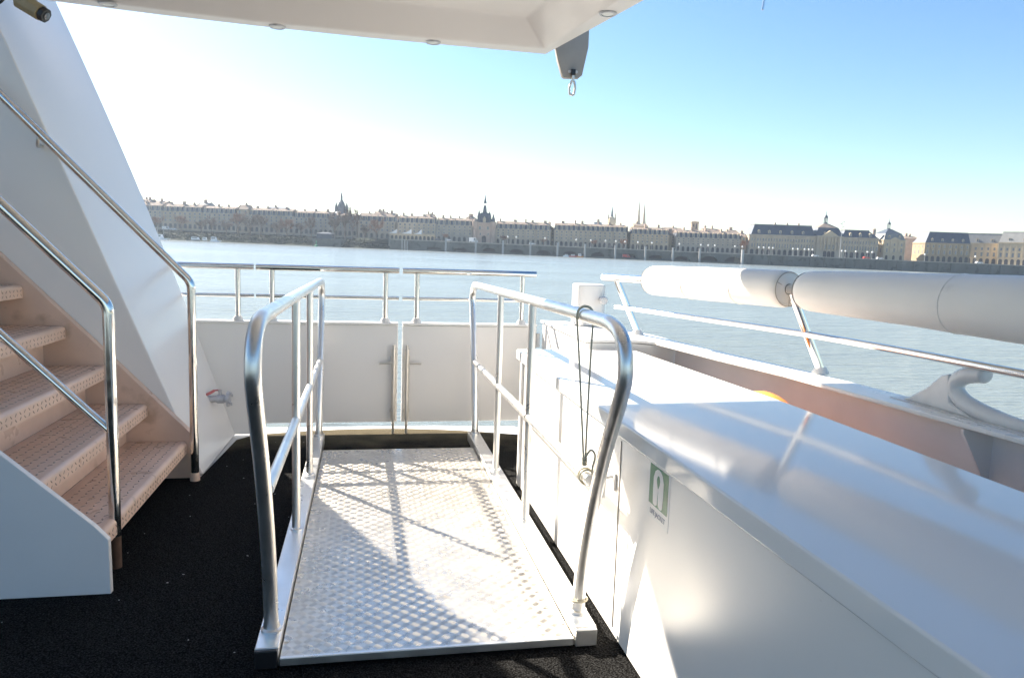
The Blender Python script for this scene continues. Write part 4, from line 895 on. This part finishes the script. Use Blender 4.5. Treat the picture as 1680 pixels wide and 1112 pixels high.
ms = frame("lighting_mast", "tall thin grey lighting mast standing before the long palace's right wing", "mast", U(1376, 508), 508, 6.95)
lbuild(MB().lathe([(.3, 0), (.18, 12), (.1, 24)], 10), "pole", mast_grey, ms)
for z, dx in ((23.5, 1.2), (22, -1), (20.2, 1.1)): lbuild(MB().tube([(0, 0, z), (dx, 0, z + .5)], .09, 8).box(dx - .35, dx + .35, -.3, .3, z + .4, z + .8), "floodlight", mast_grey, ms, smooth=False)

# bare winter trees
def tree_mesh(seed, m):
    rnd = random.Random(seed); t = MB(); tw_ = MB(); H = 10.
    t.tube([(0, 0, -.5), (rnd.uniform(-.1, .1), 0, 1.5), (rnd.uniform(-.3, .3), rnd.uniform(-.2, .2), 3.6)], [.26, .2, .15], 7)
    ends = []
    def limb(p, d, ln, r, lev):
        q = p + d * ln * .5 + Vector((rnd.uniform(-.1, .1), rnd.uniform(-.1, .1), .05)) * ln; e2 = p + d * ln + Vector((rnd.uniform(-.12, .12), rnd.uniform(-.12, .12), .1)) * ln
        (t if lev < 2 else tw_).tube([p, q, e2], [r, r * .75, r * .5], 5 if lev < 2 else 3, caps=False)
        if lev < 4:
            for k in range(4 if lev < 3 else 5):
                dd = (d + Vector((rnd.gauss(0, .55), rnd.gauss(0, .55), rnd.gauss(.12, .35)))).normalized()
                limb(p.lerp(e2, rnd.uniform(.35, 1)), dd, ln * rnd.uniform(.52, .74), max(.07, r * .5), lev + 1)
    for k in range(6):
        a = k * 1.05 + rnd.uniform(-.3, .3); limb(Vector((0, 0, rnd.uniform(2.2, 3.8))), Vector((math.cos(a) * .55, math.sin(a) * .55, 1)).normalized(), rnd.uniform(2.2, 3.2), .11, 1)
    return t, tw_
TREES = []
for sd, m in ((1, bark), (2, bark), (3, bark_red), (4, bark)):
    t, tw_ = tree_mesh(sd, m); r_ = thing("bare_tree", "bare tree", "tree"); lbuild(t, "trunk", bark, r_, smooth=False, normals=False); lbuild(tw_, "crown", m, r_, smooth=False, normals=False); TREES.append([r_, False])
def tree(kind, s, v, h, hpx, wf, label, group):
    f = v * PXM; sc = hpx * f / 8.0; p_ = far(U(s, v), v, h); rz = (s * 1.7) % 6.28
    r_, used = TREES[kind]
    if not used: r_.location = p_; r_.rotation_euler = (0, 0, rz); r_["label"] = label; r_["group"] = group; r_.scale = (sc * wf * 1.2, sc * wf * 1.2, sc); TREES[kind][1] = True
    else: dup(r_, p_, rz, label, group, (sc * wf * 1.2, sc * wf * 1.2, sc))
GL = "bare trees on the left bank"
for a in ((0, 236, 526, 5.5, 20, 1.1, "small bare tree on the left bank touching the edge of the white wing wall"),
          (2, 259, 522, 4.8, 23, 1.1, "reddish bare tree on the left bank next to the white wing wall"),
          (2, 298, 522, 4.8, 26, 1.0, "reddish bare tree on the left bank behind the dark pontoon boat"),
          (0, 331, 521, 4.6, 24, 1.0, "grey-brown bare tree on the left bank below the round dark roof"),
          (1, 349, 521, 4.6, 27, 1.0, "grey-brown bare tree on the left bank above the cabin cruiser"),
          (3, 372, 522, 4.8, 22, 1.1, "low bare tree on the left bank just left of the tall reddish one"),
          (2, 392, 522, 4.8, 34, .8, "tall reddish bare tree in front of the pale gabled house"),
          (1, 411, 521, 4.6, 31, 1.0, "broad bare tree on the left bank right of the pale gabled house"),
          (0, 429, 521, 4.6, 35, .9, "tallest bare tree of the row before the long left terrace"),
          (3, 455, 521, 4.6, 24, 1.1, "low round brown tree midway between the gabled house and the quay block"),
          (2, 471, 521, 4.6, 28, 1.1, "brown bare tree, second to the left of the dark quay block"),
          (0, 494, 521, 4.6, 25, 1.0, "brown bare tree standing just left of the dark quay block"),
          (1, 511, 524, 5.0, 33, .7, "slender tall bare tree rising behind the dark quay block's left edge"),
          (3, 549, 524, 5.2, 36, .75, "bare tree rising behind the dark quay block's right edge"),
          (0, 566, 524, 5.4, 46, .6, "tallest slender bare tree under the church turrets"),
          (1, 579, 524, 5.4, 47, .55, "tall slender bare tree just right of the church turrets"),
          (3, 598, 520, 4.6, 24, .9, "small bare tree on the grassy bank right of the tall slender pair"),
          (2, 617, 516, 4.2, 34, .9, "round bare brown tree alone at the bank's end, left of the sails")):
    tree(*a, GL)
GS = "small trees on the promenade"
for a in ((2, 730, 525, 7, 11, 1.3, "small brownish promenade tree midway between the sails and the gate tower"),
          (2, 826, 525, 7, 12, 1.3, "small orange-brown promenade tree right of the gate tower"),
          (3, 891, 525, 7, 11, 1.3, "small promenade tree at the right end of the terrace by the gate tower"),
          (2, 973, 525, 7, 11, 1.3, "small promenade tree before the long middle terrace"),
          (2, 1021, 525, 7, 14, 1.2, "small orange-brown promenade tree beside the gap before the twin spires"),
          (2, 1219, 525, 7, 20, .8, "narrow reddish promenade tree at the left end of the long palace")):
    tree(*a, GS)
# scrub along the left bank: nobody could count it
rnd = random.Random(5); sm = MB()
for k in range(1100):
    u = rnd.uniform(U(225, 508), U(655, 508)); v = rnd.uniform(501, 522); h = .6 + (v - 500) * .20; r_ = rnd.uniform(.7, 1.7)
    if -135 < u < -118 and v < 512: continue
    c = far(u, v, h)
    for q in range(10):
        d = Vector((rnd.gauss(0, 1), rnd.gauss(0, 1), rnd.gauss(.3, .6))) * r_ * .55; p_ = c + d; s_ = rnd.uniform(.25, .6)
        a = Vector((rnd.gauss(0, 1), rnd.gauss(0, 1), rnd.gauss(0, 1))).normalized(); b2 = a.orthogonal().normalized()
        sm.add([p_ - a * s_ - b2 * s_ * .5, p_ + a * s_ - b2 * s_ * .4, p_ + b2 * s_], [(0, 1, 2)])
o = sm.build("bank_scrub", scrub_m, smooth=False, normals=False); o["kind"] = "stuff"

# haze over the river
hz = bpy.data.materials.new("haze_air"); hz.use_nodes = True; N = hz.node_tree.nodes; N.remove(N["Principled BSDF"])
pv = N.new("ShaderNodeVolumePrincipled"); pv.inputs["Color"].default_value = (.70, .83, 1, 1); pv.inputs["Density"].default_value = .00015; pv.inputs["Anisotropy"].default_value = .35
hz.node_tree.links.new(pv.outputs[0], N["Material Output"].inputs["Volume"])
HAZE = True
if HAZE:
    hb_ = MB().box(-900, 900, -60, 1100, -20, 75).build("haze", hz, smooth=False); hb_["kind"] = "stuff"
for o in list(PROTO.values()): bpy.data.objects.remove(o)
